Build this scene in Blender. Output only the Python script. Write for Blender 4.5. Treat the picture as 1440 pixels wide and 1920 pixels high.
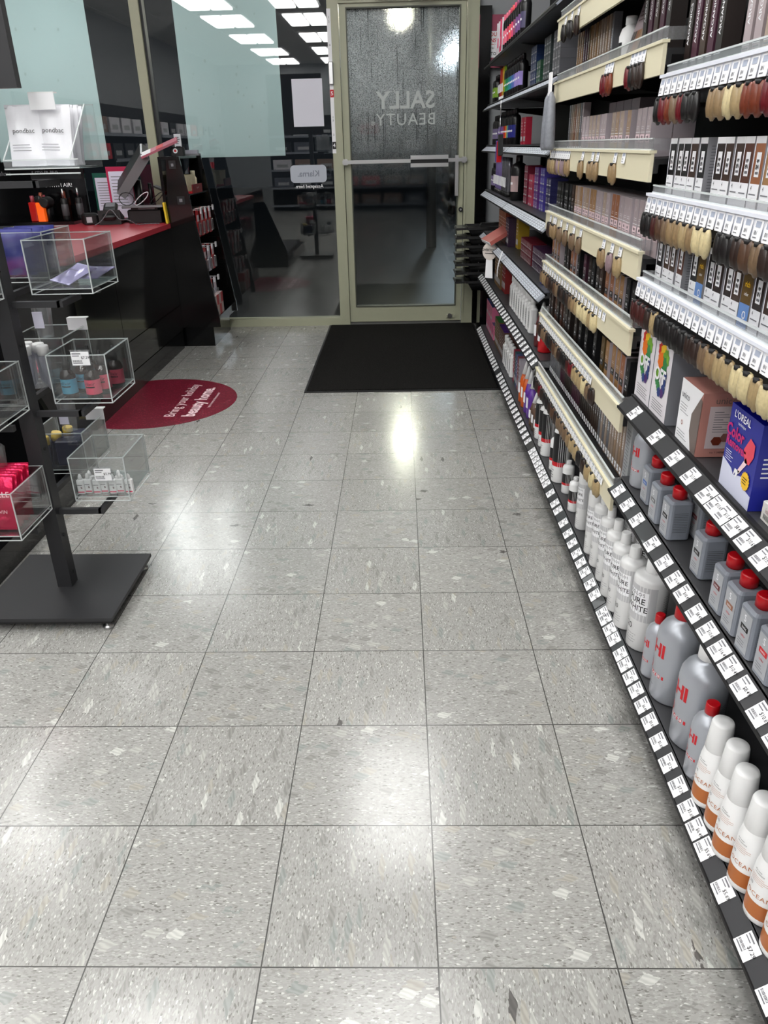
import bpy, bmesh, math, random
from mathutils import Matrix, Vector
random.seed(7)
S = bpy.context.scene
for o in list(bpy.data.objects): bpy.data.objects.remove(o)
COL = S.collection
PI = math.pi
# ------------------------------------------------------------------ camera
cam_d = bpy.data.cameras.new('camera'); cam = bpy.data.objects.new('camera', cam_d); COL.objects.link(cam)
cam_d.sensor_fit = 'VERTICAL'; cam_d.sensor_height = 36; cam_d.sensor_width = 27
cam_d.lens = 1438.95 / 1920 * 36; cam_d.clip_start = .02; cam_d.clip_end = 200
cam.matrix_world = (Matrix.Translation((-0.05084, -0.85055, 1.27173)) @ Matrix.Rotation(0.0279623, 4, 'Z')
                    @ Matrix.Rotation(1.1256717, 4, 'X') @ Matrix.Rotation(-0.0236451, 4, 'Z'))
S.camera = cam
# ------------------------------------------------------------------ world, exposure
W = bpy.data.worlds.new('night'); S.world = W; W.use_nodes = True
W.node_tree.nodes['Background'].inputs[0].default_value = (.05, .06, .075, 1)
W.node_tree.nodes['Background'].inputs[1].default_value = .12
S.view_settings.view_transform = 'Standard'; S.view_settings.look = 'None'
S.view_settings.gamma = 1; S.view_settings.use_curve_mapping = False
S.view_settings.exposure = 0.36
TROFFER = 8.0      # strength of the ceiling lamp diffusers
STREET = 130.0     # lamp out in the car park
# ------------------------------------------------------------------ materials
MATS = {}
def s2l(c): return tuple((x/12.92 if x <= .04045 else ((x+.055)/1.055)**2.4) for x in c)
def mat(name, col=(.5, .5, .5), rough=.5, metal=0, spec=.5, coat=0, emit=0, noise=0, nscale=40, bump=0, alpha=1, trans=0):
    """procedural principled material; col is sRGB; noise varies the colour a little"""
    if name in MATS: return MATS[name]
    m = bpy.data.materials.new(name); m.use_nodes = True; nt = m.node_tree; b = nt.nodes['Principled BSDF']
    c = s2l(col) + (1,)
    b.inputs['Base Color'].default_value = c; b.inputs['Roughness'].default_value = rough
    b.inputs['Metallic'].default_value = metal; b.inputs['Specular IOR Level'].default_value = spec
    b.inputs['Coat Weight'].default_value = coat
    if trans: b.inputs['Transmission Weight'].default_value = trans
    if alpha < 1: b.inputs['Alpha'].default_value = alpha
    if emit:
        b.inputs['Emission Color'].default_value = c; b.inputs['Emission Strength'].default_value = emit
    if noise or bump:
        tc = nt.nodes.new('ShaderNodeTexCoord'); n = nt.nodes.new('ShaderNodeTexNoise')
        n.inputs['Scale'].default_value = nscale; n.inputs['Detail'].default_value = 4
        nt.links.new(tc.outputs['Object'], n.inputs['Vector'])
        if noise:
            r = nt.nodes.new('ShaderNodeMapRange'); r.inputs['To Min'].default_value = 1-noise; r.inputs['To Max'].default_value = 1+noise
            nt.links.new(n.outputs['Fac'], r.inputs['Value'])
            mx = nt.nodes.new('ShaderNodeVectorMath'); mx.operation = 'SCALE'; mx.inputs[0].default_value = c[:3]
            nt.links.new(r.outputs[0], mx.inputs['Scale']); nt.links.new(mx.outputs[0], b.inputs['Base Color'])
        if bump:
            bp = nt.nodes.new('ShaderNodeBump'); bp.inputs['Strength'].default_value = bump; bp.inputs['Distance'].default_value = .002
            nt.links.new(n.outputs['Fac'], bp.inputs['Height']); nt.links.new(bp.outputs[0], b.inputs['Normal'])
    m.diffuse_color = c; MATS[name] = m
    return m
def clear(name, tint=(1, 1, 1), rough=.02, base=.05, top=.9, ior=1.5, milk=0):
    """thin clear pane: transparent, with fresnel reflection"""
    if name in MATS: return MATS[name]
    m = bpy.data.materials.new(name); m.use_nodes = True; nt = m.node_tree; nt.nodes.clear()
    out = nt.nodes.new('ShaderNodeOutputMaterial'); t = nt.nodes.new('ShaderNodeBsdfTransparent'); g = nt.nodes.new('ShaderNodeBsdfGlossy')
    mx = nt.nodes.new('ShaderNodeMixShader'); f = nt.nodes.new('ShaderNodeFresnel'); f.inputs[0].default_value = ior
    t.inputs[0].default_value = tint + (1,); g.inputs['Roughness'].default_value = rough
    r = nt.nodes.new('ShaderNodeMapRange'); r.inputs['To Min'].default_value = base; r.inputs['To Max'].default_value = top
    nt.links.new(f.outputs[0], r.inputs['Value']); nt.links.new(r.outputs[0], mx.inputs[0])
    nt.links.new(t.outputs[0], mx.inputs[1]); nt.links.new(g.outputs[0], mx.inputs[2])
    if milk:
        d = nt.nodes.new('ShaderNodeBsdfDiffuse'); d.inputs[0].default_value = (.85, .86, .87, 1); m2 = nt.nodes.new('ShaderNodeMixShader'); m2.inputs[0].default_value = milk
        nt.links.new(mx.outputs[0], m2.inputs[1]); nt.links.new(d.outputs[0], m2.inputs[2]); nt.links.new(m2.outputs[0], out.inputs[0])
    else: nt.links.new(mx.outputs[0], out.inputs[0])
    MATS[name] = m; return m
WHITE = mat('white_plastic', (.93, .93, .93), .35)
PAPER = mat('white_paper', (.95, .95, .96), .6)
INK = mat('black_ink', (.06, .06, .07), .6)
GREYINK = mat('grey_ink', (.45, .45, .47), .6)
REDINK = mat('red_ink', (.78, .08, .13), .5)
BLACK = mat('black_laminate', (.035, .035, .04), .12, spec=.5)
STEEL = mat('black_steel', (.16, .16, .17), .5, noise=.1, nscale=300)
DSTEEL = mat('dark_shelf_steel', (.22, .22, .23), .45, noise=.08, nscale=200)
PEG = mat('black_pegboard', (.05, .05, .055), .6)
RAILB = mat('black_price_rail', (.20, .20, .21), .3, coat=.5)
RAILC = mat('cream_price_rail', (.86, .83, .72), .4)
RAILW = mat('pale_label_rail', (.90, .91, .95), .35)
RAILS = mat('silver_price_rail', (.58, .60, .64), .35, coat=.3, noise=.25, nscale=60)
CHROME = mat('brushed_aluminium', (.78, .78, .78), .28, metal=1)
OLIVE = mat('beige_painted_aluminium', (.66, .665, .57), .42, noise=.05, nscale=18)
ACRYL = clear('clear_acrylic', (.97, .98, .98), .03, .05, .6, milk=.012)
ACRYF = clear('frosted_tray_acrylic', (.95, .96, .97), .07, .04, .45, milk=.09)
EDGE = mat('polished_acrylic_edge', (.90, .92, .92), .15, alpha=.75)
SHRINK = clear('plastic_film', (.9, .9, .92), .2, .25, .8)
# ------------------------------------------------------------------ mesh builder
_txt = {}
def glyphs(s, size=.02, bold=0, align='CENTER', spacing=1, cut=0):
    k = (s, bold, align, spacing, cut)
    if k not in _txt:
        cu = bpy.data.curves.new('t', 'FONT'); cu.body = s; cu.size = 1; cu.align_x = align; cu.align_y = 'CENTER'
        cu.resolution_u = 2; cu.offset = bold; cu.space_character = spacing
        o = bpy.data.objects.new('t', cu); me = bpy.data.meshes.new_from_object(o)
        if cut:                                       # slice the letters so they can bend round a bottle
            bm = bmesh.new(); bm.from_mesh(me); xs = [v.co.x for v in bm.verts]; x = min(xs)+cut
            while x < max(xs):
                bmesh.ops.bisect_plane(bm, geom=bm.verts[:]+bm.edges[:]+bm.faces[:], plane_co=(x, 0, 0), plane_no=(1, 0, 0)); x += cut
            bm.to_mesh(me); bm.free()
        _txt[k] = ([tuple(v.co) for v in me.vertices], [tuple(p.vertices) for p in me.polygons])
        bpy.data.objects.remove(o); bpy.data.meshes.remove(me); bpy.data.curves.remove(cu)
    v, f = _txt[k]
    return [(a[0]*size, a[1]*size) for a in v], f
class M:
    def __init__(self): self.v = []; self.f = []; self.mi = []; self.ms = []; self.sm = []
    def m(self, mt):
        if mt not in self.ms: self.ms.append(mt)
        return self.ms.index(mt)
    def add(self, vs, fs, mt, smooth=False, mx=None):
        b = len(self.v); i = self.m(mt)
        if mx is not None: vs = [tuple(mx @ Vector(p)) for p in vs]
        self.v += list(vs)
        for f in fs: self.f.append(tuple(b+k for k in f)); self.mi.append(i); self.sm.append(smooth)
        return self
    def box(self, x0, x1, y0, y1, z0, z1, mt, mx=None, front=None, top=None, side=None):
        """front = material of the -y face, top = of +z, side = of the +x/-x faces"""
        vs = [(x0,y0,z0),(x1,y0,z0),(x1,y1,z0),(x0,y1,z0),(x0,y0,z1),(x1,y0,z1),(x1,y1,z1),(x0,y1,z1)]
        fs = [(0,3,2,1),(4,5,6,7),(0,1,5,4),(2,3,7,6),(1,2,6,5),(3,0,4,7)]
        self.add(vs, fs, mt, mx=mx); n = len(self.mi)
        if top: self.mi[n-5] = self.m(top)
        if front: self.mi[n-4] = self.m(front)
        if side: self.mi[n-2] = self.m(side); self.mi[n-1] = self.m(side)
        return self
    def bev(self, x0, x1, y0, y1, z0, z1, r, mt, mx=None, n=3, smooth=True):
        """box with rounded vertical corners and a chamfered top and bottom"""
        pts = []
        for cx, cy, a in ((x1-r,y1-r,0),(x0+r,y1-r,90),(x0+r,y0+r,180),(x1-r,y0+r,270)):
            for k in range(n+1):
                t = math.radians(a + 90*k/n); pts.append((cx+r*math.cos(t), cy+r*math.sin(t)))
        c = min(r*.6, (z1-z0)*.3); mxx, myy = (x0+x1)/2, (y0+y1)/2
        rings = []
        for z, s in ((z0, c*.5), (z0+c*.5, 0), (z1-c, 0), (z1, c)):
            sx = 1-2*s/(x1-x0); sy = 1-2*s/(y1-y0)
            rings.append([(mxx+(p[0]-mxx)*sx, myy+(p[1]-myy)*sy, z) for p in pts])
        L = len(pts); vs = [p for r_ in rings for p in r_]; fs = []
        for i in range(len(rings)-1):
            for k in range(L): fs.append((i*L+k, i*L+(k+1)%L, (i+1)*L+(k+1)%L, (i+1)*L+k))
        fs.append(tuple(reversed(range(L)))); fs.append(tuple(range((len(rings)-1)*L, len(rings)*L)))
        return self.add(vs, fs, mt, smooth and False, mx)
    def lathe(self, prof, mt, n=20, mx=None, sx=1, sy=1, a0=0, a1=360, cap=True):
        full = abs(a1-a0) >= 360; vs = []; fs = []; cols = n if full else n+1
        for r, z in prof:
            for k in range(cols):
                t = math.radians(a0 + (a1-a0)*k/n); vs.append((r*sx*math.cos(t), r*sy*math.sin(t), z))
        for i in range(len(prof)-1):
            for k in range(n):
                k2 = (k+1) % cols
                fs.append((i*cols+k, i*cols+k2, (i+1)*cols+k2, (i+1)*cols+k))
        self.add(vs, fs, mt, True, mx)
        if cap and full:
            b = len(self.v)-len(vs); i = self.m(mt); L = (len(prof)-1)*cols
            self.f.append(tuple(b+L+k for k in range(cols))); self.mi.append(i); self.sm.append(False)
            self.f.append(tuple(b+k for k in reversed(range(cols)))); self.mi.append(i); self.sm.append(False)
        return self
    def cyl(self, p, q, r, mt, n=10, r2=None):
        p, q = Vector(p), Vector(q); d = q-p
        mx = Matrix.Translation(p) @ d.to_track_quat('Z', 'Y').to_matrix().to_4x4()
        return self.lathe([(r, 0), (r if r2 is None else r2, d.length)], mt, n, mx)
    def tube(self, pts, r, mt, n=6):
        for a, b in zip(pts[:-1], pts[1:]): self.cyl(a, b, r, mt, n)
        return self
    def poly(self, pts, mt, smooth=False): return self.add(pts, [tuple(range(len(pts)))], mt, smooth)
    def prism(self, pts, axis, a, b, mt):
        """extrude a 2D outline along axis between a and b"""
        def P(p, t): return {'x': (t,p[0],p[1]), 'y': (p[0],t,p[1]), 'z': (p[0],p[1],t)}[axis]
        n = len(pts); vs = [P(p, a) for p in pts]+[P(p, b) for p in pts]
        fs = [(k,(k+1)%n,n+(k+1)%n,n+k) for k in range(n)]+[tuple(reversed(range(n))), tuple(range(n,2*n))]
        return self.add(vs, fs, mt)
    def text(self, s, size, x, z, y, mt, wrap=0, mx=None, bold=0, flip=False, rot=0, align='CENTER', spacing=1):
        """lettering standing in the xz plane facing -y; wrap bends it round a cylinder of that radius"""
        v, f = glyphs(s, size, bold, align, spacing, round(.22*wrap/size, 3) if wrap and size > .008 else 0); out = []
        cr, sr = math.cos(rot), math.sin(rot)
        for a, b in v:
            if flip: a = -a
            a, b = a*cr-b*sr, a*sr+b*cr
            X, Z = x+a, z+b
            if wrap: t = X/wrap; out.append((wrap*math.sin(t), -wrap*math.cos(t), Z))
            else: out.append((X, y, Z))
        return self.add(out, f, mt, mx=mx)
    def rect(self, x0, x1, z0, z1, y, mt, wrap=0, mx=None, n=1):
        if wrap:
            n = max(3, int((x1-x0)/wrap/.25)+1); vs = []
            for k in range(n+1):
                t = (x0+(x1-x0)*k/n)/wrap
                vs += [(wrap*math.sin(t), -wrap*math.cos(t), z0), (wrap*math.sin(t), -wrap*math.cos(t), z1)]
            return self.add(vs, [(2*k,2*k+2,2*k+3,2*k+1) for k in range(n)], mt, True, mx)
        return self.add([(x0,y,z0),(x1,y,z0),(x1,y,z1),(x0,y,z1)], [(0,1,2,3)], mt, mx=mx)
    def lines(self, x0, x1, z0, z1, n, y, mt, wrap=0, mx=None, fill=.45, rag=.35):
        h = (z1-z0)/n
        for k in range(n):
            e = x1-(x1-x0)*rag*random.random(); z = z1-h*(k+.5)
            self.rect(x0, e, z-h*fill/2, z+h*fill/2, y, mt, wrap, mx)
        return self
    def data(self, name):
        me = bpy.data.meshes.new(name); me.from_pydata(self.v, [], self.f)
        for mt in self.ms: me.materials.append(mt)
        me.polygons.foreach_set('material_index', self.mi); me.polygons.foreach_set('use_smooth', self.sm)
        me.update(); return me
    def build(self, name, parent=None, loc=(0,0,0), rotz=0):
        o = bpy.data.objects.new(name, self.data(name)); COL.objects.link(o); o.location = loc; o.rotation_euler = (0,0,rotz)
        if parent: o.parent = parent
        return o
def tag(o, label=None, cat=None, group=None, kind=None):
    if label: o['label'] = label
    if cat: o['category'] = cat
    if group: o['group'] = group
    if kind: o['kind'] = kind
    return o
def empty(name, label, cat, loc=(0,0,0), rotz=0, group=None):
    o = bpy.data.objects.new(name, None); COL.objects.link(o); o.location = loc; o.rotation_euler = (0,0,rotz); o.empty_display_size = .05
    return tag(o, label, cat, group)
def dup(r, loc, rotz=0, label=None, group=None):
    c = r.copy(); COL.objects.link(c); c.location = loc; c.rotation_euler = (0,0,rotz)
    if label: c['label'] = label
    if group: c['group'] = group
    for ch in list(r.children):
        d = ch.copy(); COL.objects.link(d); d.parent = c
        for g in list(ch.children):
            e = g.copy(); COL.objects.link(e); e.parent = d
    return c
PROTO = {}
def place(key, builder, loc, rotz, label, group=None, rot=None, scale=None):
    """first use builds the thing, later uses copy it with its parts"""
    if key not in PROTO: PROTO[key] = o = builder(); o.location = loc; o.rotation_euler = (0,0,rotz)
    else: o = dup(PROTO[key], loc, rotz)
    o['label'] = label
    if group: o['group'] = group
    elif 'group' in o: del o['group']
    if rot: o.rotation_euler = rot
    if scale: o.scale = scale
    return o
def struct(name, bm, loc=(0,0,0), label=None):
    o = bm.build(name, None, loc); o['kind'] = 'structure'
    if label: o['label'] = label
    return o
ORD = ['first','second','third','fourth','fifth','sixth','seventh','eighth','ninth','tenth','eleventh','twelfth','thirteenth','fourteenth','fifteenth','sixteenth','seventeenth','eighteenth','nineteenth','twentieth']
TENS = {2:'twenty',3:'thirty',4:'forty',5:'fifty',6:'sixty'}
def ordn(i):
    if i < 20: return ORD[i]
    t, u = divmod(i+1, 10)
    return (TENS[t]+'-'+ORD[u-1]) if u else TENS[t][:-1]+'ieth'
# ------------------------------------------------------------------ floor
def floor_mat():
    m = bpy.data.materials.new('speckled_vinyl_tile'); m.use_nodes = True; nt = m.node_tree; b = nt.nodes['Principled BSDF']
    N = nt.nodes.new; L = nt.links.new
    tc = N('ShaderNodeTexCoord'); sep = N('ShaderNodeSeparateXYZ'); L(tc.outputs['Object'], sep.inputs[0])
    def math_(op, a, b_=None, c=None):
        n = N('ShaderNodeMath'); n.operation = op
        for i, v in enumerate((a, b_, c)):
            if v is None: continue
            if isinstance(v, (int, float)): n.inputs[i].default_value = v
            else: L(v, n.inputs[i])
        return n.outputs[0]
    T = .3048
    ux = math_('DIVIDE', sep.outputs[0], T); uy = math_('DIVIDE', sep.outputs[1], T)
    ix = math_('FLOOR', ux); iy = math_('FLOOR', uy)
    par = math_('MODULO', math_('ABSOLUTE', math_('ADD', ix, iy)), 2)
    fx = math_('FRACT', ux); fy = math_('FRACT', uy)
    dx = math_('MINIMUM', fx, math_('SUBTRACT', 1, fx)); dy = math_('MINIMUM', fy, math_('SUBTRACT', 1, fy))
    d = math_('MINIMUM', dx, dy); seam = math_('LESS_THAN', d, .0042)
    # grain runs along x in one tile, along y in the next
    sx = math_('ADD', .75, math_('MULTIPLY', par, 1.15)); sy = math_('SUBTRACT', 1.9, math_('MULTIPLY', par, 1.15))
    cmb = N('ShaderNodeCombineXYZ'); L(math_('MULTIPLY', sep.outputs[0], sx), cmb.inputs[0]); L(math_('MULTIPLY', sep.outputs[1], sy), cmb.inputs[1])
    L(math_('ADD', math_('MULTIPLY', ix, 3.1), math_('MULTIPLY', iy, 7.7)), cmb.inputs[2])
    def vor(scale, rnd=1):
        v = N('ShaderNodeTexVoronoi'); v.inputs['Scale'].default_value = scale; v.inputs['Randomness'].default_value = rnd
        L(cmb.outputs[0], v.inputs['Vector']); return v
    def ramp(src, stops):
        r = N('ShaderNodeValToRGB'); e = r.color_ramp.elements
        r.color_ramp.interpolation = 'CONSTANT' if stops[0][0] == 'c' else 'LINEAR'
        if stops[0][0] == 'c': stops = stops[1:]
        while len(e) < len(stops): e.new(.5)
        for i, (p, c) in enumerate(stops): e[i].position = p; e[i].color = s2l(c)+(1,)
        L(src, r.inputs[0]); return r.outputs[0]
    v1 = vor(230); s1 = N('ShaderNodeSeparateColor'); L(v1.outputs['Color'], s1.inputs[0])
    fine = ramp(s1.outputs[0], [('c',), (0, (.50,.49,.475)), (.04, (.60,.595,.58)), (.22, (.645,.64,.625)), (.55, (.665,.66,.645)), (.86, (.71,.705,.69)), (.965, (.82,.815,.80))])
    v2 = vor(33); v2.distance = 'CHEBYCHEV'; vm = N('ShaderNodeMapping'); vm.inputs['Rotation'].default_value = (0, 0, .55); vm.inputs['Scale'].default_value = (1, .62, 1); L(cmb.outputs[0], vm.inputs[0]); L(vm.outputs[0], v2.inputs['Vector']); s2 = N('ShaderNodeSeparateColor'); L(v2.outputs['Color'], s2.inputs[0])
    nz = N('ShaderNodeTexNoise'); nz.inputs['Scale'].default_value = 70; nz.inputs['Detail'].default_value = 2; L(cmb.outputs[0], nz.inputs['Vector'])
    dist = math_('ADD', v2.outputs['Distance'], math_('MULTIPLY', math_('SUBTRACT', nz.outputs['Fac'], .5), .5))
    big = math_('MULTIPLY', math_('GREATER_THAN', s2.outputs[0], .72), math_('LESS_THAN', dist, .36))
    wv = N('ShaderNodeTexWave'); wv.inputs['Scale'].default_value = 34; wv.inputs['Distortion'].default_value = 5; wv.bands_direction = 'DIAGONAL'
    L(cmb.outputs[0], wv.inputs['Vector'])
    chipc = ramp(s2.outputs[1], [('c',), (0, (.59,.585,.57)), (.22, (.67,.655,.62)), (.5, (.72,.715,.695)), (.66, (.60,.615,.60)), (.88, (.80,.80,.78)), (.988, (.38,.37,.36))])
    wmix = N('ShaderNodeMix'); wmix.data_type = 'RGBA'; wmix.blend_type = 'MULTIPLY'; wmix.inputs['Factor'].default_value = 1
    wr = N('ShaderNodeMapRange'); wr.inputs['To Min'].default_value = .86; wr.inputs['To Max'].default_value = 1.1
    L(wv.outputs['Fac'], wr.inputs['Value']); L(chipc, wmix.inputs['A']); L(wr.outputs[0], wmix.inputs['B'])
    mx = N('ShaderNodeMix'); mx.data_type = 'RGBA'; L(big, mx.inputs['Factor']); L(fine, mx.inputs['A']); L(wmix.outputs['Result'], mx.inputs['B'])
    # per-tile tone and wide patches of wear
    wn = N('ShaderNodeTexWhiteNoise'); wn.noise_dimensions = '2D'; c2 = N('ShaderNodeCombineXYZ'); L(ix, c2.inputs[0]); L(iy, c2.inputs[1]); L(c2.outputs[0], wn.inputs['Vector'])
    tone = N('ShaderNodeMapRange'); tone.inputs['To Min'].default_value = .84; tone.inputs['To Max'].default_value = .91; L(wn.outputs['Value'], tone.inputs['Value'])
    m2 = N('ShaderNodeMix'); m2.data_type = 'RGBA'; m2.blend_type = 'MULTIPLY'; m2.inputs['Factor'].default_value = 1
    L(mx.outputs['Result'], m2.inputs['A']); L(tone.outputs[0], m2.inputs['B'])
    m3 = N('ShaderNodeMix'); m3.data_type = 'RGBA'; L(seam, m3.inputs['Factor']); L(m2.outputs['Result'], m3.inputs['A']); m3.inputs['B'].default_value = (.07,.068,.065,1)
    L(m3.outputs['Result'], b.inputs['Base Color'])
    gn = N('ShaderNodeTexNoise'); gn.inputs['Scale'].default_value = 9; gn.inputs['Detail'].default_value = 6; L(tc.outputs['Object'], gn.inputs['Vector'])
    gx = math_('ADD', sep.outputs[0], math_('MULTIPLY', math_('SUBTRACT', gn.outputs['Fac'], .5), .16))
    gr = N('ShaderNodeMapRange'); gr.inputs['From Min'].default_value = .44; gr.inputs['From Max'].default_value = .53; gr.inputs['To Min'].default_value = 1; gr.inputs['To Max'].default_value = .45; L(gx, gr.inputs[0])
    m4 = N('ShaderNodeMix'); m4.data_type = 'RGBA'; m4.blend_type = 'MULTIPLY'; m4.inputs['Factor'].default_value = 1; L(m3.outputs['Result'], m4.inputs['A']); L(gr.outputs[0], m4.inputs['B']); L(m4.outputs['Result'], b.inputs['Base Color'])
    n2 = N('ShaderNodeTexNoise'); n2.inputs['Scale'].default_value = 2.2; n2.inputs['Detail'].default_value = 5; L(tc.outputs['Object'], n2.inputs['Vector'])
    rr = N('ShaderNodeMapRange'); rr.inputs['To Min'].default_value = .13; rr.inputs['To Max'].default_value = .24; L(n2.outputs['Fac'], rr.inputs['Value'])
    L(rr.outputs[0], b.inputs['Roughness']); b.inputs['Specular IOR Level'].default_value = .75
    bp = N('ShaderNodeBump'); bp.inputs['Strength'].default_value = .12; bp.inputs['Distance'].default_value = .001; L(s1.outputs[1], bp.inputs['Height']); L(bp.outputs[0], b.inputs['Normal'])
    return m
GL = 5.31                                             # plane of the shop front
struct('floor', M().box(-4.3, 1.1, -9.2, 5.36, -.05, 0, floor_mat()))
WALLG = mat('grey_wall_paint', (.62, .63, .64), .7, noise=.03, nscale=6)
struct('wall_left', M().box(-4.4, -4.3, -9.2, 5.4, 0, 3.05, WALLG))
struct('wall_right', M().box(1.1, 1.2, -9.2, 5.4, 0, 3.05, WALLG))
struct('wall_back', M().box(-4.3, 1.1, -9.3, -9.2, 0, 3.05, WALLG))
def ceil_mat():
    m = mat('ceiling_tile', (.80, .80, .78), .9); nt = m.node_tree; b = nt.nodes['Principled BSDF']
    br = nt.nodes.new('ShaderNodeTexBrick'); br.offset = 0; br.inputs['Scale'].default_value = 1
    br.inputs['Brick Width'].default_value = .6; br.inputs['Row Height'].default_value = .6; br.inputs['Mortar Size'].default_value = .01
    br.inputs['Color1'].default_value = (.55,.55,.53,1); br.inputs['Color2'].default_value = (.5,.5,.49,1); br.inputs['Mortar'].default_value = (.75,.75,.75,1)
    tc = nt.nodes.new('ShaderNodeTexCoord'); nt.links.new(tc.outputs['Object'], br.inputs['Vector']); nt.links.new(br.outputs[0], b.inputs['Base Color'])
    return m
struct('ceiling', M().box(-4.4, 1.2, -9.3, 5.4, 3.05, 3.1, ceil_mat()))
# wall of the shop front right of the door and the header over it
struct('wall_front', M().box(.50, 1.1, 5.30, 5.40, 0, 3.05, WALLG).box(-4.3, .5, 5.27, 5.40, 2.62, 3.05, WALLG))
# ------------------------------------------------------------------ ceiling lamps
DIFF = mat('lamp_diffuser', (1, 1, .992), .5, emit=TROFFER)
def lamp_builder():
    t = empty('ceiling_lamp', '', 'ceiling lamp')
    fr = M(); w, l = .33, .60
    fr.box(-w, w, -l, -l+.03, -.02, 0, WHITE).box(-w, w, l-.03, l, -.02, 0, WHITE).box(-w, -w+.03, -l+.03, l-.03, -.02, 0, WHITE).box(w-.03, w, -l+.03, l-.03, -.02, 0, WHITE)
    fr.box(-.012, .012, -l+.03, l-.03, -.022, 0, WHITE); fr.build('frame', t)
    for s in (-1, 1):
        M().bev(s*.158-.142, s*.158+.142, -.565, .565, -.045, -.012, .02, DIFF).build('diffuser', t)
    return t
LN = {-2.62:'left row', -1.43:'second row from the left', -.12:'middle row above the aisle', }
DIST = ['nearest the shop front','second from the shop front','third from the shop front','fourth from the shop front','fifth from the shop front','sixth from the shop front','farthest from the shop front']
for x, nm in LN.items():
    for j, y in enumerate((3.3, 1.3, -.45, -2.2, -4.3, -6.4, -8.3)):
        if x == -1.43 and j == 0: continue
        place('lamp', lamp_builder, (x, y, 3.05), 0, 'rectangular recessed ceiling lamp, %s, %s' % (nm, DIST[j]), 'ceiling lamps')
# ------------------------------------------------------------------ outside
ASPH = mat('wet_asphalt', (.16, .165, .17), .35, noise=.3, nscale=8, bump=.3)
struct('trim_1', M().box(-20, 20, 5.42, 30, -.08, -.02, ASPH), label='dark wet car park beyond the glass')
t = empty('street_lamp', 'glowing street lamp out in the dark beyond the glass door', 'street lamp', (-.02, 10.1, -.02))
M().lathe([(.07, 0), (.05, 3.3)], STEEL, 10).build('pole', t, (.4, .3, 0))
M().cyl((.4, .3, 3.2), (0, 0, 2.86), .03, STEEL).build('arm', t)
M().lathe([(.02, 2.66), (.10, 2.70), (.13, 2.78), (.08, 2.84), (.02, 2.86)], mat('street_lamp_globe', (1, .97, .88), .5, emit=STREET), 16).build('lamp_head', t)
t = empty('street_lamp', 'dim distant street lamp low beyond the right side of the glass door', 'street lamp', (1.0, 16, -.02))
M().lathe([(.07, 0), (.05, 2.9)], STEEL, 10).build('pole', t)
M().lathe([(.02, 2.7), (.15, 2.78), (.17, 2.9), (.04, 3.0)], mat('distant_lamp_globe', (.9, .95, 1), .5, emit=60), 16).build('lamp_head', t)
# ------------------------------------------------------------------ shop front
WIN = clear('window_glass', (.95, .97, .965), .0, .045, 1)
def frame_rect(m, x0, x1, z0, z1, w, y0, y1, mt, wl=None, wr=None, wt=None, wb=None):
    wl = w if wl is None else wl; wr = w if wr is None else wr; wt = w if wt is None else wt; wb = w if wb is None else wb
    m.box(x0, x0+wl, y0, y1, z0, z1, mt).box(x1-wr, x1, y0, y1, z0, z1, mt)
    m.box(x0+wl, x1-wr, y0, y1, z1-wt, z1, mt).box(x0+wl, x1-wr, y0, y1, z0, z0+wb, mt)
for i, (x0, x1) in enumerate(((-1.80, -.527), (-3.14, -1.86), (-4.3, -3.2))):
    r = empty('window_%d' % (i+1), None, None); r['kind'] = 'structure'
    r['label'] = ['fixed shop window between the mullion and the door','fixed shop window left of the mullion, behind the counter','fixed shop window at the far left'][i]
    m = M(); m.box(x0, x1, GL-.06, GL+.04, 0, .055, OLIVE).box(x0, x1, GL-.05, GL+.04, 2.55, 2.62, OLIVE); m.build('window_frame', r)
    M().box(x0, x1, GL, GL+.006, .055, 2.55, WIN).build('window_pane', r)
m = M(); m.box(-1.862, -1.797, GL-.06, GL+.05, .0, 2.62, OLIVE); m.box(-1.797, -1.780, GL-.035, GL+.03, .0, 2.62, mat('dark_glazing_gasket', (.10,.11,.13), .5))
struct('trim_2', m, label='beige painted mullion between the two shop windows')
struct('trim_3', M().box(-3.2, -3.14, GL-.06, GL+.05, 0, 2.62, OLIVE), label='beige painted mullion behind the till')
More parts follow.
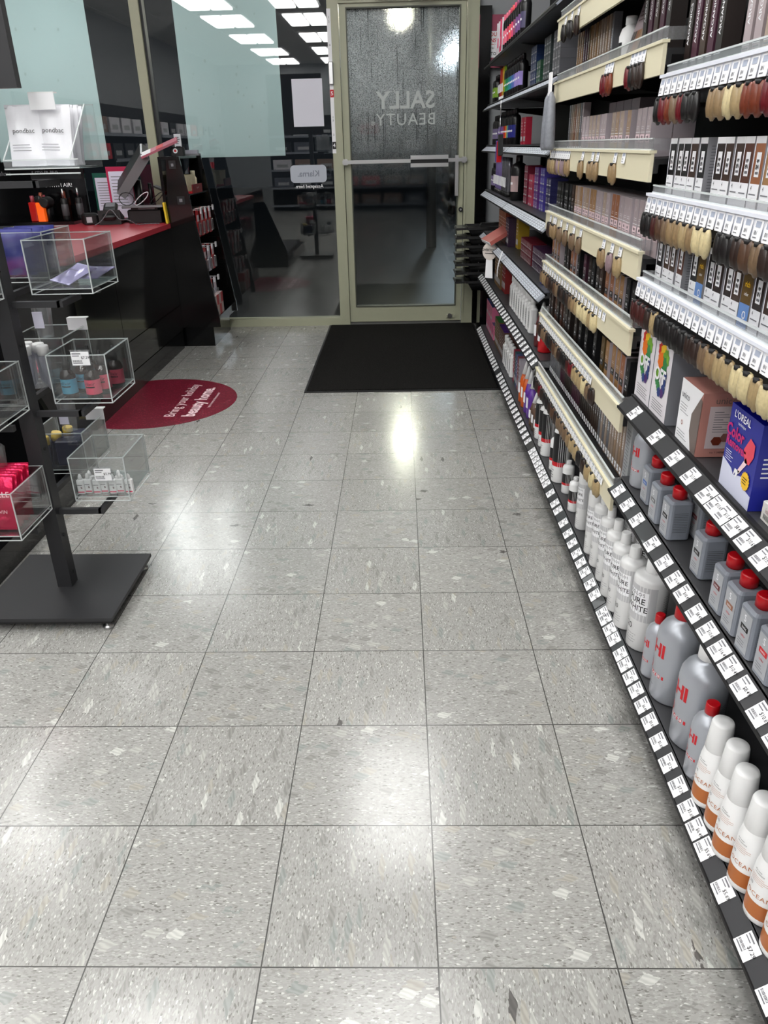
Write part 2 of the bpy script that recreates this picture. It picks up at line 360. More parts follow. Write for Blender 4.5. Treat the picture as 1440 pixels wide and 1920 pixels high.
# door frame
m = M(); m.box(-.527, -.452, GL-.07, GL+.06, 0, 2.30, OLIVE).box(.425, .50, GL-.07, GL+.06, 0, 2.30, OLIVE)
m.box(-.452, .425, GL-.07, GL+.06, 2.155, 2.30, OLIVE); m.box(-.527, .5, GL-.06, GL+.05, 2.30, 2.62, OLIVE)
m.box(-.46, .43, GL-.065, GL-.045, 2.14, 2.156, OLIVE); m.box(.418, .432, GL-.078, GL-.03, 0, 2.15, OLIVE)
m.box(-.45, .425, GL-.05, GL+.06, 0, .018, mat('aluminium_threshold', (.55,.55,.54), .35, metal=.9))
struct('trim_4', m, label='beige painted door frame with threshold')
def wet_glass():
    m = bpy.data.materials.new('wet_door_glass'); m.use_nodes = True; nt = m.node_tree; nt.nodes.clear(); N = nt.nodes.new; L = nt.links.new
    out = N('ShaderNodeOutputMaterial'); tr = N('ShaderNodeBsdfTransparent'); gl = N('ShaderNodeBsdfGlossy'); tl = N('ShaderNodeBsdfTranslucent'); df = N('ShaderNodeBsdfDiffuse'); rf = N('ShaderNodeBsdfRefraction')
    tr.inputs[0].default_value = (.82, .86, .85, 1); gl.inputs['Roughness'].default_value = .03
    tl.inputs[0].default_value = (.75, .78, .78, 1); df.inputs[0].default_value = (.55, .58, .59, 1)
    rf.inputs['Roughness'].default_value = .22; rf.inputs['IOR'].default_value = 1.12; rf.inputs[0].default_value = (.95,.97,.97,1)
    tc = N('ShaderNodeTexCoord'); sep = N('ShaderNodeSeparateXYZ'); L(tc.outputs['Object'], sep.inputs[0])
    v = N('ShaderNodeTexVoronoi'); v.inputs['Scale'].default_value = 150; L(tc.outputs['Object'], v.inputs['Vector'])
    n = N('ShaderNodeTexNoise'); n.inputs['Scale'].default_value = 170; n.inputs['Detail'].default_value = 6; L(tc.outputs['Object'], n.inputs['Vector'])
    n2 = N('ShaderNodeTexNoise'); n2.inputs['Scale'].default_value = 3.5; n2.inputs['Detail'].default_value = 6; L(tc.outputs['Object'], n2.inputs['Vector'])
    # runs of water: noise stretched down the pane
    mp = N('ShaderNodeMapping'); mp.inputs['Scale'].default_value = (48, 1, 1.6); L(tc.outputs['Object'], mp.inputs[0])
    n3 = N('ShaderNodeTexNoise'); n3.inputs['Scale'].default_value = 1.6; n3.inputs['Detail'].default_value = 3; L(mp.outputs[0], n3.inputs['Vector'])
    def mr(src, a, b, c=0, d=1):
        r = N('ShaderNodeMapRange'); r.inputs['From Min'].default_value = a; r.inputs['From Max'].default_value = b; r.inputs['To Min'].default_value = c; r.inputs['To Max'].default_value = d; L(src, r.inputs[0]); return r.outputs[0]
    def mul(a, b):
        k = N('ShaderNodeMath'); k.operation = 'MULTIPLY'
        for i, s in enumerate((a, b)):
            if isinstance(s, float): k.inputs[i].default_value = s
            else: L(s, k.inputs[i])
        return k.outputs[0]
    high = mr(sep.outputs[2], 1.0, 1.6)                       # the upper pane is misted over
    runs = mr(n3.outputs['Fac'], .66, .60, .25, 1)
    speck = mr(n.outputs['Fac'], .44, .58)
    mist = mul(mul(mul(high, runs), mr(n2.outputs['Fac'], .3, .6, .65, 1)), mr(speck, 0, 1, .22, 1))
    drops = mul(mr(v.outputs['Distance'], .25, .15), mr(n2.outputs['Fac'], .45, .7, 0, .35))
    ad = N('ShaderNodeMath'); ad.operation = 'MAXIMUM'; L(mist, ad.inputs[0]); L(mul(drops, high), ad.inputs[1])
    bp = N('ShaderNodeBump'); bp.inputs['Strength'].default_value = .6; bp.inputs['Distance'].default_value = .002; L(n.outputs['Fac'], bp.inputs['Height']); L(bp.outputs[0], rf.inputs['Normal'])
    s1 = N('ShaderNodeMixShader'); s1.inputs[0].default_value = .62; L(rf.outputs[0], s1.inputs[1]); L(tl.outputs[0], s1.inputs[2])
    s2 = N('ShaderNodeMixShader'); s2.inputs[0].default_value = .55; L(s1.outputs[0], s2.inputs[1]); L(df.outputs[0], s2.inputs[2])
    s3 = N('ShaderNodeMixShader'); L(ad.outputs[0], s3.inputs[0]); L(tr.outputs[0], s3.inputs[1]); L(s2.outputs[0], s3.inputs[2])
    f = N('ShaderNodeFresnel'); f.inputs[0].default_value = 1.5
    s4 = N('ShaderNodeMixShader'); L(mul(mr(f.outputs[0], 0, 1, .0, .9), mr(sep.outputs[2], 1.35, 1.75, 1, .12)), s4.inputs[0]); L(s3.outputs[0], s4.inputs[1]); L(gl.outputs[0], s4.inputs[2]); L(s4.outputs[0], out.inputs[0])
    return m
r = empty('door_1', None, None, (0, GL, 0)); r['kind'] = 'structure'; r['label'] = 'glass shop door with beige painted aluminium stiles'
m = M(); frame_rect(m, -.448, .414, .022, 2.15, .05, -.05, .0, OLIVE, wl=.047, wr=.040, wt=.035, wb=.115)
frame_rect(m, -.403, .376, .135, 2.117, .008, -.054, .004, mat('dark_glazing_bead', (.30,.31,.27), .5))
m.build('door_frame', r)
M().box(-.397, .370, -.022, -.016, .14, 2.112, wet_glass()).build('door_pane', r)
m = M(); m.box(-.46, .435, -.10, -.085, 1.158, 1.182, CHROME).box(-.455, -.425, -.09, -.05, 1.150, 1.19, CHROME).box(.40, .43, -.09, -.05, 1.150, 1.19, CHROME)
pb = m.build('push_bar', r)
M().box(.03, .30, -.125, -.10, 1.178, 1.205, CHROME).box(.03, .30, -.125, -.10, 1.128, 1.153, CHROME).box(.03, .30, -.115, -.10, 1.153, 1.178, INK).build('push_pad', r)
M().box(.352, .376, -.085, -.055, .93, 1.20, CHROME).build('latch_cover', r)
m = M(); m.cyl((.413-.015, -.05, .835), (.398, -.075, .835), .016, INK, 14); m.cyl((.398, -.075, .835), (.398, -.08, .835), .007, CHROME, 10); m.build('lock_cylinder', r)
m = M(); m.cyl((.33, -.05, .06), (.33, -.07, .06), .018, CHROME, 12).box(.30, .37, -.06, -.05, .045, .07, OLIVE); m.build('door_holder', r)
GREYT = mat('frosted_vinyl_lettering', (.74, .76, .75), .6)
m = M(); m.text('SALLY', .152, 0, 1.555, -.024, GREYT, flip=True, bold=.02, spacing=1.0); m.text('BEAUTY', .108, 0, 1.435, -.024, GREYT, flip=True, spacing=1.12); m.text('®', .04, -.235, 1.415, -.024, GREYT, flip=True)
m.build('door_lettering', r)
m = M(); m.box(-.20, .02, -.12, -.05, 2.16, 2.22, CHROME).box(.04, .22, -.13, -.05, 2.155, 2.20, INK); m.build('door_closer', r)
# height tape on the jamb
t = empty('height_tape', 'white height marker tape with red 5 and black 4 on door jamb', 'height tape', (-.515, GL-.071, 0))
m = M(); m.box(-.014, .012, -.002, 0, 1.23, 2.11, PAPER); m.build('tape', t)
m = M(); m.box(-.013, .013, -.0035, -.002, 1.585, 1.632, REDINK).text('5', .034, 0, 1.608, -.004, PAPER, bold=.02)
m.box(-.013, .013, -.0035, -.002, 1.258, 1.305, INK).text('4', .034, 0, 1.281, -.004, PAPER, bold=.02)
for z, s in ((2.06,'1'),(2.035,'2'),(1.90,'6'),(1.46,'1'),(1.44,'3'),(1.35,'2')): m.text(s, .018, 0, z, -.004, INK)
m.build('marking', t)
m = M(); m.bev(-.017, .017, -.024, -.002, 1.665, 1.80, .006, CHROME); m.build('clip', t)
# posters seen from behind, stickers
def poster_mat():
    if 'pale_blue_poster_back' in MATS: return MATS['pale_blue_poster_back']
    m = mat('pale_blue_poster_back', (.88, .93, .93), .55, noise=.05, nscale=3); nt = m.node_tree
    t = nt.nodes.new('ShaderNodeBsdfTranslucent'); t.inputs[0].default_value = s2l((.88, .93, .93))+(1,); x = nt.nodes.new('ShaderNodeMixShader'); x.inputs[0].default_value = .58
    nt.links.new(nt.nodes['Principled BSDF'].outputs[0], x.inputs[1]); nt.links.new(t.outputs[0], x.inputs[2]); nt.links.new(x.outputs[0], nt.nodes['Material Output'].inputs[0])
    return m
for x_, en in ((-2.5, 230), (-.2, 150)):   # unseen spots added outside to brighten the posters and the misted door
    ld = bpy.data.lights.new('added_outdoor_spot', 'SPOT'); ld.energy = en; ld.spot_size = 1.3; ld.spot_blend = .7; ld.shadow_soft_size = .9
    lo = bpy.data.objects.new('added_outdoor_spot', ld); COL.objects.link(lo); lo.location = (x_, 6.9 if x_ < -1 else 6.2, 2.95)
    lo.rotation_euler = (Vector((x_-(.5 if x_ > -1 else 0), GL, 1.8))-lo.location).to_track_quat('-Z', 'Y').to_euler()
for nm, x0, x1, lb in (('window_poster', -1.585, -.882, 'large pale blue poster back on window, right of the mullion'), ('window_poster', -2.99, -2.19, 'large pale blue poster back on window, left of the mullion')):
    m = M(); m.box(x0, x1, GL+.012, GL+.016, 1.222, 2.58, poster_mat())
    for k in range(26):
        bx, bz = x0+.05+(x1-x0-.1)*random.random(), 1.3+.85*random.random()
        rr = .003+.006*random.random()
        m.add([(bx+rr*math.cos(a*PI/4), GL+.0115, bz+1.3*rr*math.sin(a*PI/4)) for a in range(8)], [tuple(range(8))], mat('poster_bubble', (.82,.88,.87), .4))
    tag(m.build(nm), lb, 'poster', 'pale blue window posters')
tag(M().box(-.803, -.587, GL-.004, GL-.002, 1.408, 1.708, mat('paper_notice_back', (.86,.86,.90), .6)).build('paper_notice'), 'blank white paper sheet taped on window beside the door', 'notice')
t = empty('payment_sticker', 'white rounded payment sticker with mirrored lettering on window beside door', 'sticker', (-.72, GL-.003, 0))
m = M(); P = []
for cx, cz, a in ((.105, 1.128, 0), (-.105, 1.128, 90), (-.105, 1.066, 180), (.105, 1.066, 270)):
    for k in range(5): th = math.radians(a+22.5*k); P.append((cx+.028*math.cos(th), cz+.028*math.sin(th)))
m.prism(P, 'y', -.001, .001, mat('sticker_back', (.72,.74,.78), .5)); m.build('backing', t)
M().text('Klarna.', .058, 0, 1.097, -.003, mat('pale_grey_ink', (.50,.52,.57), .5), flip=True, bold=.012).text('Accepted here.', .034, 0, 1.012, -.003, PAPER, flip=True, bold=.01).build('lettering', t)
# poster right of the door
t = empty('wall_poster', 'pink and white consultation poster on wall right of the door', 'poster', (.50, 5.24, 0))
M().box(.0, .26, 0, .05, 1.74, 2.05, INK, front=mat('pink_poster', (.62,.26,.36), .5)).build('board', t)
m = M(); m.box(.005, .20, -.002, 0, 1.80, 1.955, PAPER).text('OUR', .032, .105, 1.935, -.004, REDINK, bold=.015).text('CONSULT', .032, .10, 1.90, -.004, REDINK, bold=.02)
m.box(.01, .19, -.004, -.002, 1.877, 1.880, REDINK).text('Get free', .024, .07, 1.857, -.004, INK).text('IN-STORE', .026, .09, 1.822, -.004, INK, bold=.01); m.build('print', t)
# ------------------------------------------------------------------ mat and floor sticker
def carpet():
    m = mat('black_carpet', (.075, .072, .07), .95, spec=.1); nt = m.node_tree; b = nt.nodes['Principled BSDF']
    n = nt.nodes.new('ShaderNodeTexNoise'); n.inputs['Scale'].default_value = 260; n.inputs['Detail'].default_value = 4; tc = nt.nodes.new('ShaderNodeTexCoord')
    nt.links.new(tc.outputs['Object'], n.inputs['Vector']); r = nt.nodes.new('ShaderNodeValToRGB'); r.color_ramp.elements[0].position = .42; r.color_ramp.elements[1].position = .75
    r.color_ramp.elements[0].color = (.0035,.0035,.0035,1); r.color_ramp.elements[1].color = (.035,.033,.03,1)
    nt.links.new(n.outputs['Fac'], r.inputs[0]); nt.links.new(r.outputs[0], b.inputs['Base Color'])
    bp = nt.nodes.new('ShaderNodeBump'); bp.inputs['Strength'].default_value = 1; bp.inputs['Distance'].default_value = .006; nt.links.new(n.outputs['Fac'], bp.inputs['Height']); nt.links.new(bp.outputs[0], b.inputs['Normal'])
    return m
t = empty('door_mat', 'black carpet door mat lying on tiles in front of the glass door', 'door mat', (-.045, 4.32, 0))
M().bev(-.555, .545, -.892, .892, 0, .012, .01, carpet()).build('carpet', t)
m = M(); m.box(-.568, .558, -.908, -.890, 0, .006, INK).box(-.568, .558, .890, .908, 0, .006, INK).box(-.568, -.553, -.890, .890, 0, .006, INK).box(.543, .558, -.890, .890, 0, .006, INK); m.build('rubber_edge', t)
t = empty('floor_sticker', 'dark red round floor sticker with white holiday lettering beside the counter', 'floor sticker', (-1.445, 3.285, 0))
def sticker_mat():
    m = mat('crimson_floor_vinyl', (.48, .055, .17), .35); nt = m.node_tree; b = nt.nodes['Principled BSDF']
    v = nt.nodes.new('ShaderNodeTexVoronoi'); v.inputs['Scale'].default_value = 170; tc = nt.nodes.new('ShaderNodeTexCoord'); nt.links.new(tc.outputs['Object'], v.inputs['Vector'])
    s = nt.nodes.new('ShaderNodeSeparateColor'); nt.links.new(v.outputs['Color'], s.inputs[0]); r = nt.nodes.new('ShaderNodeValToRGB'); r.color_ramp.interpolation = 'CONSTANT'
    e = r.color_ramp.elements; e[0].color = s2l((.40,.04,.13))+(1,); e[1].position = .5; e[1].color = s2l((.46,.05,.16))+(1,); k = e.new(.9); k.color = s2l((.62,.20,.30))+(1,)
    nt.links.new(s.outputs[0], r.inputs[0]); nt.links.new(r.outputs[0], b.inputs['Base Color']); return m
M().lathe([(.462, 0), (.462, .0012)], sticker_mat(), 64).build('disc', t)
PINKW = mat('pale_pink_ink', (.96, .84, .86), .5)
m = M(); mx = Matrix.Translation((0, 0, .0018)) @ Matrix.Rotation(PI/2, 4, 'Z') @ Matrix.Rotation(-PI/2, 4, 'X')
m.text('Bring your holiday', .082, .03, -.16, 0, PINKW, mx=mx, bold=.004).text('beauty home.', .098, -.005, -.262, 0, PINKW, mx=mx, bold=.028).text('learn more at the counter', .026, .02, -.335, 0, PINKW, mx=mx)
m.build('lettering', t)
# ------------------------------------------------------------------ service counter
REDTOP = mat('red_laminate_top', (.70, .20, .25), .3, noise=.04, nscale=20)
LAM = mat('glossy_black_panel', (.055, .055, .055), .08, spec=.6)
t = empty('service_counter', 'glossy black service counter with red top along the left', 'counter', (0, 0, 0))
m = M(); m.box(-2.5, -1.585, 2.80, 4.58, .805, .835, REDTOP).box(-2.5, -1.63, 4.58, 5.20, .805, .835, REDTOP); m.build('countertop', t)
M().box(-2.48, -1.66, 2.84, 4.58, 0, .14, BLACK).box(-2.48, -1.62, 2.84, 4.58, .14, .805, BLACK).box(-2.48, -1.76, 4.58, 5.2, 0, .805, BLACK).build('body', t)
for y0, y1 in ((2.82, 3.39), (3.395, 3.98), (3.985, 4.58)):
    M().box(-1.62, -1.592, y0, y1, .30, .80, LAM).box(-1.62, -1.592, y0, y1, .13, .295, LAM).build('front_panel', t)
M().box(-2.48, -1.60, 2.815, 2.84, .0, .805, LAM).build('end_panel', t)
M().box(-1.66, -1.598, 2.82, 4.58, 0, .12, BLACK).build('kick_plate', t)
# low black impulse rack in front of the counter
t = empty('impulse_rack', 'low black display rack between the bin stand and the counter', 'display rack', (0, 0, 0))
M().box(-1.95, -1.375, .30, 2.05, 0, .10, BLACK).build('base', t)
M().prism([(-1.95, .10), (-1.375, .10), (-1.375, .16), (-1.60, .72), (-1.95, .72)], 'y', 2.02, 2.05, BLACK).build('side_panel', t)
M().box(-1.95, -1.90, .30, 2.02, .10, .78, BLACK).box(-1.90, -1.42, .30, 2.02, .10, .13, BLACK).build('back_panel', t)
# tapered end rack facing the aisle
t = empty('end_rack', 'tapered black end rack with hooks at the end of the service counter', 'display rack', (0, 0, 0))
prof = [(-1.74, .14), (-1.325, .14), (-1.325, .19), (-1.475, 1.238), (-1.56, 1.238), (-1.62, .60), (-1.74, .60)]
M().prism(prof, 'y', 4.585, 4.605, LAM).build('side_panel', t)
M().prism(prof, 'y', 5.185, 5.205, LAM).build('side_panel', t)
M().box(-1.62, -1.60, 4.605, 5.185, .20, 1.238, BLACK).box(-1.60, -1.49, 4.605, 5.185, 1.222, 1.238, BLACK).build('back_panel', t)
M().box(-1.74, -1.345, 4.605, 5.185, .14, .20, BLACK).build('bottom_shelf', t)
M().box(-1.72, -1.385, 4.62, 5.17, 0, .14, BLACK).build('base', t)
m = M(); m.box(-1.545, -1.50, 4.582, 4.585, 1.165, 1.215, INK).box(-1.53, -1.515, 4.580, 4.582, 1.18, 1.197, GREYINK)
m.box(-1.52, -1.47, 4.582, 4.585, .95, 1.0, INK).box(-1.505, -1.485, 4.580, 4.582, .965, .985, GREYINK); m.build('screw_cover', t)
# shelf ledges and hooks
m = M(); m.box(-1.60, -1.45, 4.61, 5.18, 1.0, 1.01, BLACK); m.build('upper_shelf', t)
CLIPW = mat('white_hook_label', (.86,.86,.88), .4)
hooks = []
for z, xs, n in ((.905, -1.40, 4), (.665, -1.38, 3), (.455, -1.36, 2)):
    for k in range(n):
        y = 4.70 + .12*k; h = empty('display_hook', None, None, (0, 0, 0)); h.parent = t
        M().tube([(-1.60, y, z), (xs, y, z), (xs+.005, y, z+.012)], .003, CHROME, 6).box(xs-.002, xs+.006, y-.016, y+.016, z-.022, z+.012, CLIPW).build('hook', h)
        hooks.append((xs, y, z))
def carded_pack(col, w=.07, hgt=.15):
    def f():
        r = empty('hanging_pack', '', 'pack')
        M().box(-w/2, w/2, -.004, 0, -hgt, .02, mat('pack_%d%d%d' % tuple(int(c*99) for c in col), col, .4)).rect(-w/2+.006, w/2-.006, -hgt*.35, -.01, -.0045, mat('pale_pack_print', (.85,.78,.80), .5)).build('card', r)
        M().bev(-w*.3, w*.3, -.022, -.005, -hgt*.92, -hgt*.4, .006, SHRINK).build('blister', r)
        return r
    return f
k = 0
for xs, y, z in hooks:
    col, nm = [((.70,.06,.12),'red'), ((.70,.06,.12),'red'), ((.75,.74,.80),'silver')][k % 3] if z < .7 else ((.72,.07,.12),'red')
    for j in range(3):
        place('pack'+nm, carded_pack(col), (xs-.03-.03*j, y, z-.02), PI/2,
              '%s carded pack, %s from front, %s hook of the %s row, end rack' % (nm, ORD[j], ORD[round((y-4.70)/.12)], 'top' if z > .8 else 'middle' if z > .6 else 'bottom'), 'carded packs on the end rack')
    k += 1
# top shelf of the rack: red tray with cream sachets, jar
t = empty('counter_tray', 'dark red tray of cream sachets on upper shelf of end rack', 'tray', (-1.54, 4.80, 1.011), PI/2)
M().box(-.13, .13, -.11, .045, 0, .012, REDINK).box(-.13, .13, -.113, -.105, 0, .055, mat('dark_red_card', (.45,.05,.08), .5)).text('+  +', .03, 0, .03, -.1145, PAPER).build('tray_body', t)
CREAM = mat('cream_sachet', (.80,.76,.64), .5)
for k in range(6):
    place('sachet', lambda: M().box(-.016, .016, -.05, .03, 0, .10, CREAM, top=mat('olive_sachet_edge', (.45,.43,.25), .5)).build('sachet_box'), (-1.515, 4.70+.038*k, 1.024), PI/2, 'narrow cream box in the red tray on end rack, %s from the left' % ORD[k], 'cream boxes in the red tray'); 
for o in bpy.data.objects:
    if o.name.startswith('sachet_box'): o['category'] = 'box'
def jar():
    r = empty('cream_bottle', '', 'bottle')
    M().lathe([(.02,0),(.024,.004),(.024,.085),(.015,.10)], mat('cream_plastic', (.93,.89,.76), .35), 16).build('body', r)
    M().lathe([(.016,.10),(.016,.13),(.014,.133)], mat('cream_cap', (.86,.83,.72), .35), 16).build('cap', r); return r
place('creamb', jar, (-1.50, 5.00, 1.011), 0, 'cream bottle standing right of the red tray on end rack')
# small cartons on the bottom shelf of the rack
for k in range(4):
    for j in range(2):
        c = [(.75,.12,.16),(.78,.70,.68)][(k+j) % 2]
        nm = ['red','pale pink'][(k+j) % 2]
        o = place('rackc'+nm, lambda c=c: M().box(-.03,.03,-.025,.025,0,.07,mat('rack_carton%d' % int(c[1]*99), c, .5), top=mat('pale_carton_top', (.86,.80,.80), .5), front=mat('rack_carton_front%d' % int(c[1]*99), tuple(x*.85 for x in c), .5)).build('small_carton'),
              (-1.38-.06*0, 4.66+.065*k, .201+.071*j), PI/2, '%s small carton on bottom shelf of end rack, %s from left, %s layer' % (nm, ORD[k], ['lower','upper'][j]), 'small cartons at the foot of the end rack')
        o['category'] = 'carton'
# things on top of the rack
o = M().box(-.13, .13, -.035, .035, 0, .014, mat('pink_leaflet', (.72,.42,.48), .5), top=mat('pink_leaflet_top', (.70,.36,.44), .5)).box(-.13,-.06,-.035,.035,.014,.015,PAPER).box(-.02,.03,-.03,.03,.014,.015,REDINK).build('leaflet_stack')
o.location = (-1.62, 4.69, 1.285); o.rotation_euler = (.35, -.36, .1); tag(o, 'tilted pink and white leaflet stack leaning on top of the end rack', 'leaflets')
t = empty('hand_cream_box', 'white and grey upright carton on top of the end rack', 'carton', (-1.55, 4.90, 1.239), .2)
M().box(-.022, .022, -.02, .02, 0, .135, mat('pale_grey_carton', (.80,.81,.83), .5)).build('carton', t); M().rect(-.016, .016, .03, .06, -.021, INK).lines(-.015, .015, .07, .12, 4, -.021, GREYINK).build('print', t)
t = empty('round_clock_display', 'small black display with round white badge on top of end rack', 'display', (-1.52, 4.75, 1.239), .1)
M().bev(-.045, .045, -.03, .03, 0, .055, .01, INK).build('base', t)
M().lathe([(.015,0),(.015,.004)], PAPER, 18, mx=Matrix.Translation((-.01,-.031,.032)) @ Matrix.Rotation(PI/2,4,'X')).lathe([(.008,.0041),(.008,.005)], REDINK, 12, mx=Matrix.Translation((-.01,-.031,.032)) @ Matrix.Rotation(PI/2,4,'X')).build('badge', t)
o = M().box(-.05, .05, -.03, .03, 0, .012, GREYINK).box(-.045, .04, -.025, .03, .012, .035, mat('grey_pouch', (.60,.60,.64), .3)).build('packet_pile'); o.location = (-1.44-.04, 4.98, 1.239); tag(o, 'grey packets piled on top of end rack at its right', 'packets')
# ------------------------------------------------------------------ till
DK = mat('matt_black_plastic', (.06,.06,.065), .45)
t = empty('till_monitor', 'tilted black till monitor with stand and cables on the counter', 'monitor', (-1.86, 4.82, .836), 0)
mx = Matrix.Translation((-.0, 0, .32)) @ Matrix.Rotation(math.radians(40), 4, 'Y') @ Matrix.Rotation(math.radians(20), 4, 'Z')
m = M(); m.bev(-.03, .03, -.15, .17, -.155, .155, .015, DK, mx=mx).box(.03, .034, -.14, .16, -.145, .145, LAM, mx=mx); m.box(-.031, .031, -.152, -.149, -.155, .155, mat('grey_trim', (.45,.46,.47), .4), mx=mx); m.build('screen', t)
m = M(); m.cyl((0, .05, .02), (.0, .05, .26), .028, DK, 12); m.build('neck', t)
M().bev(-.10, .12, -.08, .16, 0, .02, .03, DK).build('foot', t)
m = M(); m.box(.03, .13, -.04, .04, .25, .262, DK, mx=Matrix.Rotation(.42, 4, 'Y')).cyl((.10,.0,.24),(.10,.0,.10),.012,DK); m.build('arm', t)
t = empty('receipt_printer', 'boxy black receipt printer under the till monitor beside yellow ruler', 'printer', (-1.745, 4.69, .836), 0)
M().bev(-.13, .10, -.08, .12, 0, .085, .012, DK).build('body', t); M().box(-.15, .12, -.10, .12, .10, .112, LAM, mx=Matrix.Rotation(-.03, 4, 'Y')).box(-.15,.12,-.103,-.10,.10,.114,mat('grey_trim')).box(-.1,.08,-.08,.1,.085,.10,DK).build('lid', t)
M().box(-.05, .06, -.082, -.08, .088, .096, GREYINK).build('button', t)
o = M().box(-.006, .006, -.02, .02, 0, .13, mat('yellow_plastic', (.88,.76,.18), .4)).build('ruler'); o.location = (-1.595, 4.56, .837); o.rotation_euler = (0, -.06, 0); tag(o, 'yellow ruler standing at counter end by the end rack', 'ruler')
t = empty('card_terminal', 'black card terminal with keypad cradle on counter left of printer', 'card terminal', (-2.0, 4.66, .836), .2)
M().prism([(-.10, 0), (.10, 0), (.10, .035), (-.10, .09)], 'x', -.07, .07, DK).build('cradle', t)
M().bev(-.045, .045, -.11, .11, .07, .10, .02, DK, mx=Matrix.Rotation(.35, 4, 'X')).box(-.03,.03,.03,.09,.10,.102, GREYINK, mx=Matrix.Rotation(.35, 4, 'X')).build('terminal', t)
t = empty('barcode_scanner', 'black handheld scanner lying at the left of the card terminal', 'scanner', (-2.13, 4.62, .836), .5)
M().bev(-.05, .05, -.06, .08, 0, .07, .02, DK).build('head', t); M().box(-.035,.0,-.062,-.06,.015,.05,mat('pale_label', (.7,.7,.72),.4)).build('label', t)
m = M(); pts = []
for k in range(30): a = k/29; pts.append((-2.05+.42*a, 4.46+.05*math.sin(9*a), .842+.10*max(0, math.sin(a*PI*1.5))*(.4+.6*math.sin(7*a)**2)))
m.tube(pts, .003, mat('grey_cable', (.42,.42,.44), .4), 6)
tag(m.build('till_cable'), 'grey cable trailing along the counter in front of the till', 'cable')
for q in range(3):
    m = M(); pts = [(-1.86+.10*q+.05*math.cos(a/2.0), 4.60, .99+.04*math.sin(a/2.0+q)) for a in range(14)]; m.tube(pts, .003, [DK, CLIPW, DK][q], 6)
    tag(m.build('till_cable'), ['black cable loop at the left under the till monitor','white cable loop hanging under the till monitor','black cable loop at the right under the till monitor'][q], 'cable')
for k, (x, c, nm, z) in enumerate(((-2.14, (.03,.33,.27), 'green', 1.14), (-2.02, (.72,.10,.30), 'pink', 1.18))):
    t = empty('clipboard', '%s framed paper standing upright behind the till' % nm, 'clipboard', (x, 5.05-.05*k, .836))
    M().box(-.09, .09, 0, .008, 0, z-.836, mat(nm+'_frame', c, .4)).build('board', t)
    M().rect(-.075, .085, .01, z-.866, -.002, mat('lilac_paper', (.86,.85,.92), .6)).lines(-.06, .06, .08, z-.89, 10, -.003, GREYINK, fill=.22).build('paper', t)
# ------------------------------------------------------------------ styling tool display at the window
t = empty('tool_display', 'black hair tool display with white slogan board behind the counter', 'display', (-2.7, 4.95, .836))
M().box(-.62, .45, 0, .02, 0, .375, BLACK).box(-.62, .45, -.02, .02, .375, .39, LAM).build('back_board', t)
M().box(-.62, .45, -.32, 0, 0, .02, BLACK).build('ledge', t)
m = M(); m.text('6 WAYS TO STYLE WITH AIR!', .036, .12, .235, -.002, PAPER).text('1 DRYER', .03, -.24, .225, -.002, GREYINK).text('hyaluxe', .04, -.12, .315, -.002, GREYINK).text('AIR', .03, .16, .345, -.002, GREYINK).text('5 STYLER PRO', .03, .18, .315, -.002, GREYINK)
m.lines(.08, .26, .255, .295, 3, -.002, GREYINK, fill=.3).text('STYLE', .06, -.52, .28, -.002, mat('dim_red_ink', (.4,.12,.10), .5), rot=-1.2); m.build('slogan', t)
M().lathe([(.065, 0), (.065, .004)], mat('red_disc', (.80,.10,.13), .4), 32, mx=Matrix.Translation((-.42,-.06,.28)) @ Matrix.Rotation(.9,4,'Z') @ Matrix.Rotation(PI/2,4,'X') @ Matrix.Scale(1.35,4,(0,1,0))).build('badge', t)
def tool(kind):
    def f():
        r = empty('styling_tool', '', 'hair tool')
        if kind == 'barrel':
            M().lathe([(.02,0),(.022,.01),(.022,.13),(.018,.14)], DK, 14).build('barrel', r); M().lathe([(.022,.03),(.0235,.032),(.0235,.10),(.022,.102)], mat('ribbed_grey', (.28,.28,.29), .5), 14, cap=False).build('grille', r)
            M().lathe([(.006,.14),(.006,.20)], CHROME, 8).build('stem', r)
        elif kind == 'dryer':
            M().lathe([(.03,-.05),(.036,-.03),(.036,.04),(.028,.06)], DK, 16, mx=Matrix.Translation((0,0,.12)) @ Matrix.Rotation(PI/2,4,'X')).build('head', r); M().cyl((0,0,0),(0,0,.10),.014,DK,12).build('handle', r)
        elif kind == 'brush':
            M().lathe([(.012,0),(.014,.05),(.014,.17),(.01,.18)], mat('rose_metal', (.55,.30,.24), .3, metal=.7), 12).build('barrel', r); M().lathe([(.02,.0),(.02,.08)], mat('brown_carton', (.22,.14,.11), .5), 12).build('cup', r)
        return r
    return f
for k, (kd, x, y) in enumerate((('dryer',-2.54,4.84),('barrel',-2.33,4.72),('dryer',-2.43,4.68),('barrel',-2.26,4.80),('brush',-2.39,4.88),('brush',-2.49,4.74))):
    place('tool'+kd, tool(kd), (x, y, .857), 0, '%s on the tool display, %s tool from left' % ({'dryer':'black stubby air styler','barrel':'ribbed styler with chrome stem','brush':'coppery brush in brown cup'}[kd], ['second','fifth','third','last','fourth','sixth'][k]), 'styling tools on the black display')
def flask(col, cap, h=.14, r_=.022, nm='flask'):
    def f():
        r = empty(nm, '', 'bottle'); M().bev(-r_, r_, -r_*.8, r_*.8, 0, h*.75, .008, col).build('body', r); M().lathe([(r_*.5,h*.75),(r_*.5,h)], cap, 12).build('cap', r); return r
    return f
RG = mat('red_glass', (.75,.10,.08), .1, spec=.8); OG = mat('orange_glowing_bottle', (.95,.38,.10), .15, emit=.35)
